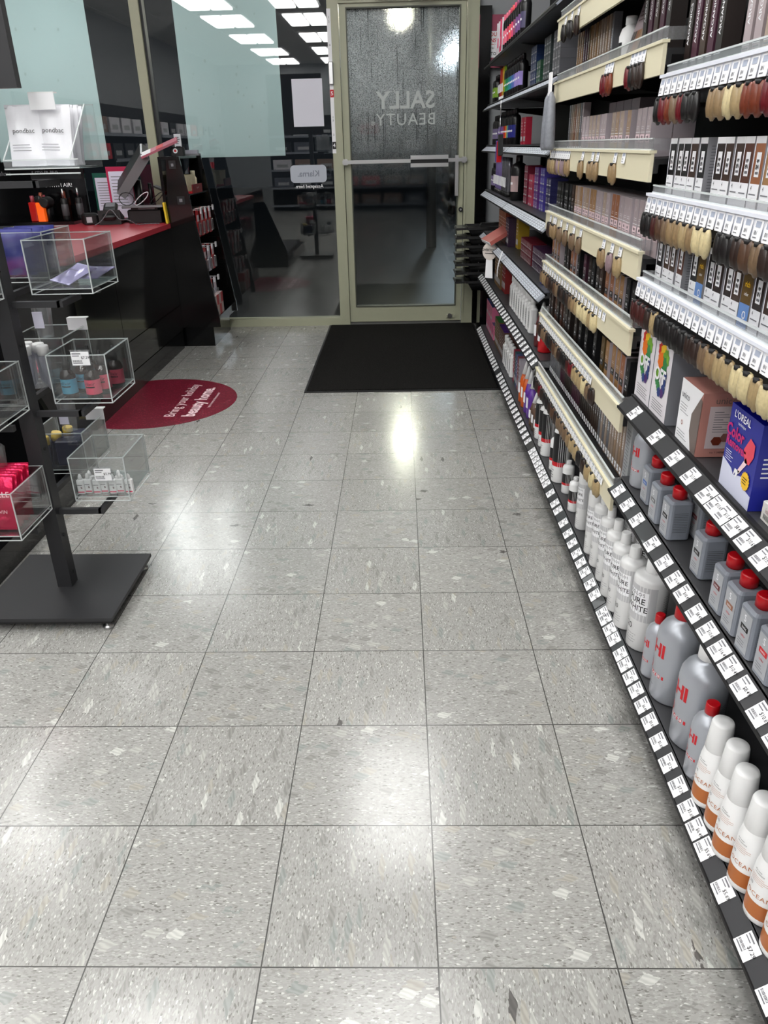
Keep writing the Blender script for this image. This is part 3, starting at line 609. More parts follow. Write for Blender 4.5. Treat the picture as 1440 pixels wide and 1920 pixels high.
for k, (mt, x, y, lb) in enumerate(((RG,-2.545,4.72,'deep red bottle left of the orange one before tool display'), (OG,-2.47,4.66,'bright orange bottle lit up in front of tool display'), (RG,-2.50,4.80,'deep red bottle behind the orange one before tool display'))):
    place('fl'+mt.name, flask(mt, DK if k else mat('rose_cap', (.60,.25,.30), .3), .16, .026, 'coloured_bottle'), (x, y, .857), 0, lb)
# ------------------------------------------------------------------ bin stand
t = empty('bin_stand', 'black steel floor stand carrying clear acrylic bins', 'display stand', (0, 0, 0))
m = M(); m.box(-1.32, -.905, 1.02, 1.415, .035, .046, STEEL).box(-1.315, -.91, 1.025, 1.41, .026, .035, INK); m.build('base_plate', t)
for x, y in ((-.93, 1.045), (-.93, 1.39), (-1.295, 1.045), (-1.295, 1.39)):
    M().lathe([(.016, 0), (.016, .008), (.008, .009), (.008, .026)], CHROME, 14, mx=Matrix.Translation((x, y, 0))).build('levelling_foot', t)
m = M(); m.box(-1.135, -1.09, 1.20, 1.245, .046, 2.05, STEEL)
for z in (.09, .22, .5, .8, 1.1): m.cyl((-1.09, 1.22, z), (-1.087, 1.22, z), .006, INK, 8)
m.build('post', t)
# arms that carry each column of bins
LV = (.33, .637, .942, 1.237)
BINW, BIND, BINH = .168, .205, .128
COLS = {'front': (-1.262, .992), 'right': (-1.045, 1.25), 'back': (-1.252, 1.47)}
for c, (x, y) in COLS.items():
    for z in (LV if c == 'right' else LV[:3]):
        zz = z-.012
        cx, cy = x+BINW/2, y+BIND/2
        m = M(); m.box(x+.02, x+BINW-.02, cy-.008, cy+.008, zz-.014, zz, STEEL); m.box(min(cx, -1.12), max(cx, -1.10)+.0, min(cy, 1.22)-.0, min(cy,1.22)+.016, zz-.03, zz-.014, STEEL)
        m.box(cx-.008, cx+.008, min(cy, 1.22), max(cy, 1.236), zz-.03, zz-.014, STEEL); m.build('bracket', t)
M().box(-1.60, -.955, 1.21, 1.235, 1.415, 2.05, mat('dark_header_board', (.17,.17,.18), .5)).build('header_board', t)
def acrylic_bin(w, d, h, th=.004):
    def f():
        r = empty('acrylic_bin', '', 'bin'); e = .0028
        m = M(); m.box(0, w, 0, d, 0, th, ACRYL).box(0, w, 0, th, th, h, ACRYL).box(0, w, d-th, d, th, h, ACRYL).box(0, th, th, d-th, th, h, ACRYL).box(w-th, w, th, d-th, th, h, ACRYL); m.build('walls', r)
        m = M()
        for x in (0, w-e):
            for y in (0, d-e): m.box(x, x+e, y, y+e, 0, h, EDGE)
            for z in (0, h-e, -.013): m.box(x, x+e, 0, d, z, z+e*.7, EDGE)
        for y in (0, d-e):
            for z in (0, h-e, -.013): m.box(0, w, y, y+e, z, z+e*.7, EDGE)
        for x, y in ((0,0),(w-e,0),(0,d-e),(w-e,d-e)): m.box(x, x+e, y, y+e, -.013, 0, EDGE)
        m.build('polished_rim', r); return r
    return f
LVN = ['lowest', 'second lowest', 'third', 'top']
for c, (x, y) in COLS.items():
    for i, z in enumerate(LV):
        if i == 3 and c != 'right': continue
        if i == 3: continue
        con = {('front',0):'full of pink sachets',('front',1):'with dark nail tools',('front',2):'empty looking',('right',0):'holding small white bottles',('right',1):'holding blue and pink dropper bottles',('right',2):'holding two lilac pouches',('back',0):'holding yellow capped tubes',('back',1):'holding a pink sachet',('back',2):'holding blue pouches'}[(c, i)]
        place('bin', acrylic_bin(BINW, BIND, BINH), (x, y, z), 0, 'acrylic bin %s, %s level, %s column of stand' % (con, LVN[i], c), 'acrylic bins on the stand')
PRICE = ['$5.69', '$7.29', '$5.99', '$10.69', '$16.49', '$8.49']
def pt_mesh(w=.048, h=.034, price='$5.69', mirror=False):
    m = M(); m.box(-w/2, w/2, -.0008, 0, -h/2, h/2, PAPER)
    x = -w*.44; z0 = -h*.36; y = -.0012
    rnd = random.Random(len(price)*7+int(price[1]))
    while x < w*.06:
        b = rnd.choice((.0006, .0009, .0014)); m.rect(x, x+b, z0+.004, z0+h*.26, y, GREYINK if b > .001 else INK); x += b+rnd.choice((.0006, .0011))
    m.rect(-w*.44, w*.1, z0, z0+.0022, y, GREYINK).rect(-w*.44, w*.05, h*.32, h*.40, y, GREYINK).rect(-w*.44, -w*.05, h*.17, h*.23, y, GREYINK)
    m.text(price, h*.28, w*.28, h*.06, y, INK, bold=.01); return m
TAGM = {}
def shade_tag(w, h):
    m = M(); m.box(-w/2, w/2, -.0008, 0, -h/2, h/2, PAPER); y = -.0012; g = mat('pale_blue_print', (.66,.69,.76), .6)
    m.rect(-w*.3, w*.3, h*.08, h*.34, y, g).text('8N', h*.26, -w*.12, -h*.16, y, GREYINK, bold=.01).rect(-w*.35, w*.1, -h*.38, -h*.33, y, GREYINK); return m
def dim_tag(w, h):
    m = M(); m.box(-w/2, w/2, -.0008, 0, -h/2, h/2, mat('dim_label_card', (.76,.78,.82), .4)); m.lines(-w*.4, w*.4, -h*.4, h*.4, 3, -.0012, GREYINK, fill=.25); return m
def tag_part(parent, loc, rotz, tilt=0, price='$5.69', w=.048, h=.034, name='price_tag'):
    k = (price, w, h)
    if k not in TAGM: TAGM[k] = (shade_tag(w, h) if w == .030 else dim_tag(w, h) if w == .046 else pt_mesh(w, h, price)).data(name)
    o = bpy.data.objects.new(name, TAGM[k]); COL.objects.link(o); o.parent = parent; o.location = loc
    o.rotation_euler = (tilt, 0, rotz); return o
# sign holders on three bins
for i, (x, y, z, lb) in enumerate(((-.945, 1.247, .755, 'white price sign clipped on the front of the dropper bottle bin'), (-.945, 1.247, .405, 'white price sign clipped on the front of the lowest right bin'))):
    t = empty('price_sign', lb, 'price sign', (x, y, z))
    tag_part(t, (0, 0, 0), 0, 0, ['$7.29', '$5.99'][i], .05, .038, 'card'); M().box(-.027, .027, .0005, .002, -.02, .024, ACRYF).build('holder', t)
for i, (x, y, z, lb) in enumerate(((-1.105, 1.66, .775, 'blank white sign clipped on rear corner of the middle back bin'), (-1.105, 1.66, .468, 'blank white sign clipped on rear corner of the lowest back bin'), (-.935, 1.30, 1.395, 'blank white sign clipped above the white pouches'))):
    t = empty('sign_clip', lb, 'sign', (x, y, z)); M().box(-.032, .032, -.012, -.010, -.024, .012, PAPER).build('card', t); M().box(-.032, .032, -.012, .012, .012, .015, WHITE).build('clip', t)
# small clear cups hanging at the post
def cup():
    r = empty('hanging_cup', '', 'cup'); M().lathe([(.022,0),(.030,.09)], ACRYF, 4, cap=False).add([(.0,-.022,0),(.022,0,0),(0,.022,0),(-.022,0,0)], [(0,1,2,3)], ACRYF).build('cup_body', r)
    M().box(-.014, .014, -.032, -.030, .03, .075, mat('lilac_paper'), mx=Matrix.Rotation(.0,4,'Z')).build('label', r); return r
for i, (x, y, z) in enumerate(((-1.065, 1.33, .80), (-1.075, 1.38, .50), (-1.19, 1.14, .45))):
    place('cup', cup, (x, y, z), PI/4*0, 'small clear cup with paper label hanging by the post, %s' % ['uppermost of three','middle of three','lowest of three'][i], 'small cups on the bin stand')
# contents ---------------------------------------------------------
def dropper(col):
    def f():
        r = empty('dropper_bottle', '', 'dropper bottle')
        M().lathe([(.017,0),(.0185,.003),(.0185,.052),(.015,.062),(.008,.067),(.008,.072)], mat('brown_glass', (.12,.06,.05), .08, spec=.8), 20).build('body', r)
        m = M(); m.rect(-.055, .055, .006, .045, 0, col, wrap=.0188).text('elixir', .013, 0, .034, 0, INK, wrap=.0190).rect(-.012, .012, .024, .0275, 0, INK, wrap=.0190); m.build('label', r)
        M().lathe([(.0095,.070),(.0095,.085),(.005,.087),(.0045,.105),(.002,.108)], INK, 14).build('dropper_cap', r); return r
    return f
BL = mat('turquoise_label', (.28,.62,.74), .5); PK = mat('rose_label', (.88,.34,.45), .5)
for k, (c, x, y) in enumerate(((BL,-1.008,1.285),(BL,-.985,1.34),(BL,-.985,1.40),(PK,-.935,1.275),(PK,-.925,1.33),(PK,-.905,1.385))):
    nm = 'turquoise' if c is BL else 'rose pink'
    place('drop'+nm, dropper(c), (x, y, .642), -.1, 'brown dropper bottle with %s label in the bin, %s of three' % (nm, ['nearest','middle','farthest'][k % 3]), 'dropper bottles in the bin', scale=(1.18, 1.18, 1.08))
def whiteb():
    r = empty('small_white_bottle', '', 'bottle')
    M().bev(-.0115, .0115, -.009, .009, 0, .046, .005, WHITE).build('body', r); M().lathe([(.0065,.045),(.0055,.056),(.0025,.062)], WHITE, 12).build('cap', r)
    m = M(); m.rect(-.010, .010, .005, .009, -.0094, PK).text('B', .009, .003, .02, -.0094, mat('maroon_ink', (.35,.08,.15), .5), bold=.02).rect(-.009, .006, .028, .030, -.0094, GREYINK); m.build('label', r); return r
for k in range(7): place('whiteb', whiteb, (-1.028+.0245*k - (.004 if k % 2 else 0), 1.272+.006*(k % 2), .335), 0, 'tiny white bottle in the front row of the lowest right bin, %s from the left' % ORD[k], 'tiny white bottles in the lowest bin')
for k in range(4): place('whiteb', whiteb, (-1.01+.03*k, 1.30, .335), 0, 'tiny white bottle in the back row of the lowest right bin, %s from the left' % ORD[k], 'tiny white bottles in the lowest bin')
def pouch(col, txt=None, w=.11, h=.14, th=.012, ink=PAPER, col2=None, nm='pouch'):
    """flat sealed bag, bulging in the middle, crimped at both ends"""
    def f():
        r = empty(nm, '', 'pouch'); m = M(); NX, NZ = 8, 10; vs = []; rnd = random.Random(5)
        for s in (-1, 1):
            for j in range(NZ+1):
                for i in range(NX+1):
                    u, v = i/NX*2-1, j/NZ*2-1
                    b = max(0, (1-u**4))*max(0, 1-v**6)**.6
                    vs.append((u*w/2*(1-.04*(1-v*v)), s*(th/2*b+.0006)+.003*math.sin(5*u+3*v)*b+rnd.uniform(-.0022,.0022)*b, (v+1)*h/2))
        n = (NX+1)*(NZ+1); fs = []
        for q in (0, 1):
            for j in range(NZ):
                for i in range(NX):
                    a = q*n+j*(NX+1)+i; f_ = (a, a+1, a+NX+2, a+NX+1); fs.append(f_ if q == 0 else f_[::-1])
        m.add(vs, fs, col, True)
        for z0, z1 in ((0,.006),(h-.006,h)): m.box(-w/2, w/2, -.0016, .0016, z0, z1, col2 or col)
        m.build('bag', r)
        if txt:
            m = M(); y = -th/2-.005
            for s, sz, x, z in txt: m.text(s, sz, x, z, y, ink)
            m.lines(-w*.36, w*.2, h*.22, h*.36, 3, y, GREYINK if ink is INK else ink, fill=.2); m.build('print', r)
        return r
    return f
PINKF = mat('pink_foil', (.86,.15,.34), .2, metal=.6, bump=1, nscale=45); GOLDF = mat('gold_foil', (.85,.60,.15), .3, metal=.4)
for k in range(6):
    o = place('pinkp', pouch(PINKF, [('DANIELLE', .022, .005, .098), ('GALVIN', .014, .02, .05)], .125, .15, .010, mat('pale_pink_ink'), nm='pink_sachet'), (-1.178+.003*(k % 2), 1.022+.019*k, .338), 0, 'shiny pink foil sachet in the lowest front bin, %s from front' % ORD[k], 'pink sachets in the front bin', rot=(-.26, 0, .03*(k % 2)))
t = empty('pink_sachet', 'shiny crumpled pink sachet lying in the middle back bin', 'pouch')
t.location = (-1.20, 1.50, .655); t.rotation_euler = (-1.3, 0, .5); M().bev(-.035, .035, -.008, .008, 0, .07, .007, PINKF).build('bag', t)
LIL = mat('lilac_foil', (.62,.60,.76), .25, metal=.3)
for k, (x, y, r1, r2) in enumerate(((-.985, 1.30, -1.25, -.5), (-.925, 1.335, -1.42, -.15))):
    place('lil', pouch(LIL, [('serum', .013, 0, .06)], .075, .105, .009, INK, nm='lilac_pouch'), (x, y, .952+.006*k), 0, 'lilac foil pouch lying in the right bin, %s' % ['left one, tilted on its edge','right one, lying flat'][k], 'lilac pouches', rot=(r1, .12*(1-k), r2))
BLUEF = mat('deep_blue_pouch', (.14,.16,.50), .4)
for k in range(3):
    place('bluep', pouch(BLUEF, None, .115, .13, .018, nm='blue_pouch'), (-1.188+.012*k, 1.50+.05*k, .947), 0, 'deep blue pouch standing in the back bin, %s from the left' % ORD[k], 'blue pouches', rot=(-.15, 0, .1*k))
def tube_b(body, cap, nm):
    def f():
        r = empty(nm, '', 'tube'); M().lathe([(.016,.025),(.017,.03),(.012,.11),(.002,.13)], body, 14, sy=.7).build('body', r); M().lathe([(.0155,0),(.0165,.003),(.0165,.027)], cap, 14).build('cap', r); return r
    return f
YEL = mat('butter_yellow_cap', (.86,.74,.33), .4); NAVY = mat('navy_tube', (.09,.10,.22), .25)
for k, (x, y, a) in enumerate(((-1.225,1.50,0),(-1.20,1.545,.25),(-1.185,1.60,.1))):
    place('ytube', tube_b(NAVY, YEL, 'yellow_capped_tube'), (x, y, .337+.10), 0, 'navy tube with yellow cap in the lowest back bin, %s from the left' % ORD[k], 'yellow capped tubes', rot=(PI, a, 0))
    M().box(x-.02, x+.02, y-.015, y+.015, .335, .335, NAVY) if 0 else None
for k in range(3):
    o = place('navybox', lambda: M().bev(-.022,.022,-.04,.04,0,.085,.006,NAVY).build('navy_carton'), (-1.155+.0*k, 1.52+.03*0+.045*k, .335), PI/2, 'navy carton in the lowest back bin, %s from the front' % ORD[k], 'navy cartons in the back bin'); o['category'] = 'carton'
GREYB = mat('silver_grey_tube', (.62,.62,.66), .35)
for k, (x, y) in enumerate(((-1.175,1.30),(-1.15,1.345),(-1.11,1.33),(-1.135,1.295),(-1.085,1.30))):
    place('gtube', tube_b(GREYB, WHITE, 'white_capped_tube'), (x, y+.03, .775), 0, 'grey tube with white cap in the cup behind the post, %s by distance' % ORD[k], 'white capped tubes', rot=(PI, 0, 0))
t = empty('tube_cup', 'clear round cup of white capped tubes behind the stand post', 'cup', (-1.13, 1.35, .655)); M().lathe([(.052,0),(.066,.09)], ACRYF, 24, cap=False).lathe([(.052,0),(.05,.002)], ACRYF, 24).build('cup_body', t); M().rect(-.018,.018,.045,.08,0,mat('lilac_paper'),wrap=.068).build('label', t)
for k, (x, y, c) in enumerate(((-1.235,1.04,'black'),(-1.20,1.06,'tan'),(-1.15,1.10,'tan'))):
    mt = DK if c == 'black' else mat('tan_polish', (.62,.42,.32), .2)
    place('np'+c, flask(mt, DK, .10, .016, 'polish_bottle'), (x, y, .642), 0, '%s nail polish bottle in the middle front bin, %s from left' % (c, ORD[k]), 'polish bottles in the middle front bin')
# tray of white pouches at the top of the right column
t = empty('pouch_tray', 'clear acrylic tray with tall white pouches at top of bin stand', 'tray', (-1.045, 1.25, 1.237))
m = M(); m.box(0, .19, 0, .17, 0, .004, ACRYL).box(0, .19, 0, .004, .004, .022, ACRYF).box(0,.19,.166,.17,.004,.15,ACRYL); m.add([(0,0,0),(0,.17,0),(0,.17,.15),(0,.0,.02)], [(0,1,2,3)], ACRYL).add([(.168,0,0),(.168,.17,0),(.168,.17,.15),(.168,.0,.02)], [(0,1,2,3)], ACRYL); m.build('tray_body', t)
m = M(); m.box(0,.19,-.002,.002,0,.003,EDGE).box(0,.19,-.002,.002,.02,.023,EDGE).cyl((.168,.0,.02),(.168,.165,.15),.002,EDGE,6).cyl((0,.0,.02),(0,.165,.15),.002,EDGE,6).box(0,.19,.166,.17,.147,.15,EDGE).box(.0,.19,0,.003,-.012,-.009,EDGE); m.build('polished_rim', t)
WF = mat('white_foil', (.90,.90,.92), .35, bump=.3, nscale=50)
for k, (x, y, a, w) in enumerate(((-.995,1.285,.06,.088),(-.925,1.29,.0,.085),(-.99,1.315,.1,.088),(-.93,1.32,-.05,.085),(-.925,1.352,-.12,.08),(-.93,1.382,-.15,.08))):
    place('wp', pouch(WF, [('pondbac', .016, .0, .08)], .088, .142, .012, INK, nm='white_pouch'), (x, y, 1.244), 0, 'white foil pouch in the top tray, %s' % ['front left','front right','second row left','second row right','third row right','rearmost right'][k], 'white pouches in the top tray', rot=(-.18, .03*(k % 2), a))
# ------------------------------------------------------------------ right hand wall of shelving
BAYS = {'nearest bay': (-.32, 1.0), 'middle bay': (1.0, 2.25), 'third bay': (2.25, 3.465), 'last bay': (3.465, 4.68)}
BACKX = .90
for nm, (y0, y1) in BAYS.items():
    t = empty('shelving_frame', 'black pegboard shelving frame of the %s' % nm, 'shelving', (0, 0, 0), group=None)
    M().box(BACKX, BACKX+.02, y0, y1, 0, 2.2, PEG).build('back_panel', t)
    M().box(.528, BACKX, y0, y1, 0, .074, DSTEEL).box(.518, .528, y0, y1, 0, .07, INK).build('kick_base', t)
    for y in (y0+.012, y1-.012):
        m = M(); m.box(BACKX-.03, BACKX, y-.012, y+.012, .0745, 2.2, INK); m.build('upright', t)
def tag_w(shelf, y, z, dx=0, price='$5.69', w=.041, h=.034, tilt=-.89, x=.4975):
    return tag_part(shelf, (x+dx, y, z), -PI/2, tilt, price, w, h)
def shelf(bay, level, z, style, label, ys=None, price=None, y0=None, y1=None, deck=None, tagz=0):
    a, b = BAYS[bay]; a = a if y0 is None else y0; b = b if y1 is None else y1
    a += .002; b -= .002
    s = empty('shelf', label, 'shelf')
    zd = deck if deck is not None else z+.02
    bx = BACKX-.032
    if style in ('black', 'silver'):
        m = M(); m.box(.516, bx, a, b, zd-.022, zd, DSTEEL)
        # rows of slots punched in the deck
        k = a+.03
        while k < b-.03:
            for x in (.60, .615, .72, .735, .80): m.box(x, x+.010, k, k+.004, zd, zd+.0004, INK)
            k += .02 if level < 4 else .06
        m.build('deck', s)
        rl = RAILB if style == 'black' else RAILS
        m = M(); m.prism([(.486, z-.012), (.490, z-.016), (.523, z+.011), (.519, z+.015)], 'y', a, b, rl).prism([(.484, z-.017), (.490, z-.019), (.491, z-.012), (.484, z-.010)], 'y', a, b, INK)
        m.prism([(.516, z+.012), (.525, z+.010), (.525, z+.017), (.516, z+.018)], 'y', a, b, INK); m.build('price_rail', s)
        x = .5015
        for i, y in enumerate(ys or []):
            if style == 'black': tag_w(s, y, z, price=(price or PRICE)[i % len(price or PRICE)], x=x-.002)
            else: tag_w(s, y, z, price='', w=.046, h=.036, x=x-.002)
    else:
        rl = RAILC if style == 'cream' else RAILW
        m = M(); m.box(.516, bx, a, b, zd-.012, zd, INK).box(.506, .516, a, b, zd-.030, zd, INK); m.build('deck', s)
        zz = z; ah = .036 if style == 'white' else .044
        m = M(); m.box(.498, .506, a+.005, b-.005, zz-(.044 if style == 'cream' else .018), zz+.014, rl).box(.494, .510, a+.003, b-.003, zz+.014, zz+.020, rl); m.build('price_rail', s)
        m = M(); m.box(.503, .506, a+.02, b-.02, zz+.020, zz+ah, ACRYF).box(.506, .60, b-.024, b-.02, zz+.020, zz+ah, ACRYF).box(.506, .60, a+.02, a+.024, zz+.020, zz+ah, ACRYF)
        m.box(.502, .507, a+.02, b-.02, zz+ah-.002, zz+ah+.001, EDGE).box(.502, .507, a+.02, b-.02, zz+.020, zz+.023, EDGE); m.build('clear_tray_front', s)
        for i, y in enumerate(ys or []): tag_part(s, (.4965, y, zz+(.004 if style == 'cream' else -.002)), -PI/2, -.12, (price or PRICE)[i % len(price or PRICE)], .030, .028 if style == 'cream' else .034)
    # brackets
    for y in (a+.004, b-.012) if level or zd > .2 else (): M().prism([(.54, zd-.024), (bx, zd-.024), (bx, zd-.07)], 'y', y, y+.004, INK).build('bracket', s)
    return s
def frange(a, b, st):
    out = []
    while a > b: out.append(a); a -= st
    return out
P69 = ['$5.69']
# base decks ---------------------------------------------------------
shelf('nearest bay', 0, .086, 'black', 'lowest black shelf of the nearest bay, white price tags', [.965, .935, .885, .84, .775, .73, .68, .63, .575, .52, .455, .39, .325, .265, .218, .172, .085, -.02, -.105, -.19], ['$7.29','$5.69','$6.49','$5.69','$5.69','$7.29'], deck=.105)
shelf('middle bay', 0, .086, 'black', 'lowest black shelf of the middle bay, white price tags', [2.22,2.17,2.12,2.07,2.02,1.97,1.92,1.87,1.78,1.69,1.63,1.53,1.45,1.38,1.31,1.25,1.19,1.12,1.06], deck=.105)
shelf('third bay', 0, .086, 'black', 'lowest black shelf of the third bay, dense white tags', frange(3.42, 2.3, .072), deck=.105)
shelf('last bay', 0, .086, 'black', 'lowest black shelf of the last bay by the mat', frange(4.64, 3.5, .072), deck=.105)
# near bay -------------------------------------------------------------
shelf('nearest bay', 1, .462, 'black', 'second black shelf of the nearest bay, grey bottles on it', [.955, .87, .785, .665, .58, .51, .455, .385, .325, .268, .22, .165, .10, .04, -.03], ['$10.69','$16.49','$10.49','$8.49'], deck=.485)
shelf('nearest bay', 1, .688, 'black', 'third black shelf of the nearest bay, boxed kits on it', [.90, .735, .61, .515, .43, .385, .345, .30, .25, .19], ['$15.49','$8.49','$10.69'], deck=.70)
shelf('nearest bay', 5, .966, 'white', 'fourth shelf of the nearest bay, white label strip, hair swatches below', frange(.975, -.1, .038), ['$8.49','$7.29'], deck=.952)
shelf('nearest bay', 5, 1.146, 'white', 'fifth shelf of the nearest bay, white label strip, swatches below', frange(.975, 0, .038), ['$8.49','$7.29'], deck=1.140)
shelf('nearest bay', 5, 1.372, 'white', 'sixth shelf of the nearest bay, red and blonde swatches below', frange(.975, .1, .038), ['$8.49','$7.29'], deck=1.362)
# middle bay ------------------------------------------------------------
MID = [('second', .425, frange(2.2, 1.1, .032)), ('third', .645, frange(2.2, 1.3, .036)), ('fourth', .842, frange(2.2, 1.25, .045)), ('fifth', 1.020, [2.13,2.06,2.03,1.93,1.83,1.72,1.62,1.33,1.24,1.16]),
       ('sixth', 1.230, frange(2.2, 1.88, .035)+[1.68, 1.55, 1.49, 1.30, 1.22]), ('seventh', 1.438, [1.48,1.45,1.42,1.23,1.2,1.17,1.14]), ('eighth', 1.625, [2.1, 2.0, 1.9])]
for nm, z, ys in MID:
    shelf('middle bay', 5, z, 'cream', '%s shelf of the middle bay, cream rail with clear tray front' % nm, ys, ['$7.29','$5.69'], deck=z+.004)
# third and last bays -----------------------------------------------------
FAR = [('second', .445, 'black'), ('third', .715, 'silver'), ('fourth', .975, 'silver'), ('fifth', 1.240, 'silver'), ('sixth', 1.470, 'silver'), ('seventh', 1.705, 'silver')]
for bay in ('third bay', 'last bay'):
    for nm, z, st in FAR:
        a, b = BAYS[bay]
        shelf(bay, 5, z, st, '%s shelf of the %s, %s price rail' % (nm, bay, st), frange(b-.03, a+.03, .080 if st == 'black' else .056), deck=z+.022)
# ------------------------------------------------------------------ products
AIS = -PI/2          # facing the aisle
SILV = mat('pearl_silver_plastic', (.70,.715,.745), .33, metal=.35); REDC = mat('red_cap', (.74,.05,.10), .3)
def chi(R, H, cap, num='20'):
    def f():
        r = empty('developer_bottle', '', 'bottle')
        M().lathe([(R*.9,0),(R,.006),(R,H*.66),(R*.95,H*.73),(R*.8,H*.79),(R*.5,H*.84),(R*.38,H*.86),(R*.38,H*.88)], SILV, 32).build('body', r)
        M().lathe([(R*.41,H*.87),(R*.43,H*.875),(R*.41,H*.99),(R*.37,H)], cap, 24).build('cap', r)
        m = M(); w = R*1.004
        m.text('CHI', R*.95, -R*.1, H*.55, 0, REDINK, wrap=w, bold=.03, spacing=.92).text('color', R*.3, -R*.45, H*.42, 0, GREYINK, wrap=w)
        m.text(num, R*.62, -R*.4, H*.345, 0, REDINK, wrap=w).rect(-R*.75, R*.75, H*.265, H*.30, 0, REDINK, wrap=w).text('GENERATOR', R*.2, 0, H*.282, 0, PAPER, wrap=w*1.002, bold=.01)
        m.lines(-R*.7, R*.2, H*.14, H*.22, 3, 0, GREYINK, wrap=w, fill=.2); m.build('label', r)
        m = M(); a = 1.7*R
        for q in range(14): m.rect(a, a+R*.7, H*.18+q*H*.024, H*.18+q*H*.024+.0009, 0, GREYINK, wrap=w)
        m.build('rear_label', r); return r
    return f
for k, (x, y, R, H, c, num, lb) in enumerate(((.545,.668,.027,.17,REDC,'20','small silver bottle with red cap behind the first tall one, lowest near shelf'),
      (.566,.588,.050,.246,REDC,'20','tall silver bottle with red cap, lowest shelf of nearest bay'), (.566,.440,.050,.246,WHITE,'30','tall silver bottle with white cap, lowest shelf of nearest bay'),
      (.545,.341,.032,.18,REDC,'40','small silver bottle with red cap beside the orange banded bottles'))):
    place('chi%d' % k, chi(R, H, c, num), (x, y, .106), AIS-.03, lb)
place('chi2s', chi(.033, .170, REDC, '10'), (.552, .935, .486), AIS+.1, 'silver round bottle with red cap at far end of second near shelf')
TANB = mat('burnt_orange_band', (.71,.41,.19), .4)
def tan():
    r = empty('orange_band_bottle', '', 'bottle'); R, H = .0305, .195
    M().lathe([(R*.92,0),(R,.004),(R*1.0,.012),(R*1.0,H*.27),(R*.98,H*.38),(R*.90,H*.55),(R*.78,H*.66),(R*.74,H*.69)], WHITE, 32).build('body', r)
    M().lathe([(R*.77,H*.67),(R*.79,H*.675),(R*.66,H*.97),(R*.6,H*.995),(R*.2,H*.992)], WHITE, 32).build('cap', r)
    M().lathe([(R*1.004,.014),(R*1.006,H*.235)], TANB, 32, cap=False).build('colour_band', r)
    m = M(); w = R*1.008
    m.text('OCEAN', R*.42, 0, H*.31, 0, TANB, wrap=w, spacing=1.1).text('20', R*.30, -R*.6, H*.40, 0, GREYINK, wrap=w).text('the new', .0045, -R*.3, H*.56, 0, INK, wrap=w*.955).text('movement', .0045, -R*.2, H*.535, 0, INK, wrap=w*.96)
    m.lines(-R*.75, R*.6, H*.43, H*.51, 4, 0, TANB, wrap=w*.985, fill=.15); m.build('label', r); return r
for k, (x, y) in enumerate(((.536,.272),(.539,.211),(.531,.150),(.535,.087),(.538,.025),(.538,-.040))):
    place('tan', tan, (x, y, .106), AIS+.55, 'white bottle with orange base band, %s from the far end of its row' % ORD[k], 'orange banded bottles')
for k, (x, y) in enumerate(((.62,.21),(.62,.14),(.62,.07))):
    pass
PEARL = mat('glossy_white_bottle', (.88,.88,.88), .25, spec=.6); PGREY = mat('pale_grey_label', (.74,.74,.75), .5)
def purew(cap=True, R=.032, H=.225):
    def f():
        r = empty('tall_white_bottle', '', 'bottle')
        if cap: M().lathe([(R*.93,0),(R,.004),(R,H*.80),(R*.93,H*.835),(R*.6,H*.855),(R*.42,H*.865),(R*.42,H*.875)], PEARL, 32).build('body', r); M().lathe([(R*.42,H*.87),(R*.44,H*.875),(R*.40,H*.99),(R*.37,H)], WHITE, 24).build('cap', r)
        else: M().lathe([(R*.93,0),(R,.004),(R,H*.90),(R*.95,H*.97),(R*.80,H*.995),(R*.5,H)], PEARL, 32).build('body', r)
        m = M(); w = R*1.004
        m.rect(-R*1.35, R*1.2, H*.36, H*.76, 0, PGREY, wrap=w); m.rect(-R*.8, R*.75, H*.44, H*.70, 0, PAPER, wrap=w*1.002)
        m.text('KOLOS', R*.30, 0, H*.665, 0, INK, wrap=w*1.004, spacing=1.2).text('PURE', R*.52, 0, H*.59, 0, INK, wrap=w*1.004, bold=.01).text('WHITE', R*.50, 0, H*.50, 0, INK, wrap=w*1.004, bold=.01)
        m.text('20', R*.55, -R*.3, H*.27, 0, INK, wrap=w).lines(-R*.8, R*.4, H*.08, H*.2, 4, 0, GREYINK, wrap=w, fill=.15); m.build('label', r)
        m = M()
        for q in range(18): m.rect(1.65*R, 2.4*R, H*.18+q*H*.028, H*.18+q*H*.028+.0008, 0, INK, wrap=w)
        m.build('rear_label', r); return r
    return f
for k, (x, y, c, R, H) in enumerate(((.546,1.455,False,.025,.215),(.540,1.285,False,.026,.215),(.541,1.205,True,.028,.235),(.540,1.120,True,.028,.235),(.537,1.035,True,.030,.235),(.537,.960,True,.031,.235),(.540,.882,True,.034,.235),(.560,.792,True,.044,.245))):
    place('pw%s%d' % (c, round(R*1000)), purew(c, R, H), (x, y, .106), AIS+.42, '%s white bottle with pale grey label, %s from the far end of its row' % ('flat topped' if not c else 'tall capped', ORD[k]), 'tall white bottles on the lowest shelf')
for k, (x, y, R, H) in enumerate(((.62,1.12,.040,.25),(.63,1.02,.045,.26),(.66,.91,.050,.28))):
    place('pwB%d' % k, purew(True, R, H), (x, y, .106), AIS+.3, 'wide white capped bottle in the back row, %s from the far end' % ORD[k], 'tall white bottles on the lowest shelf')
BLKL = mat('black_label', (.09,.09,.10), .4)
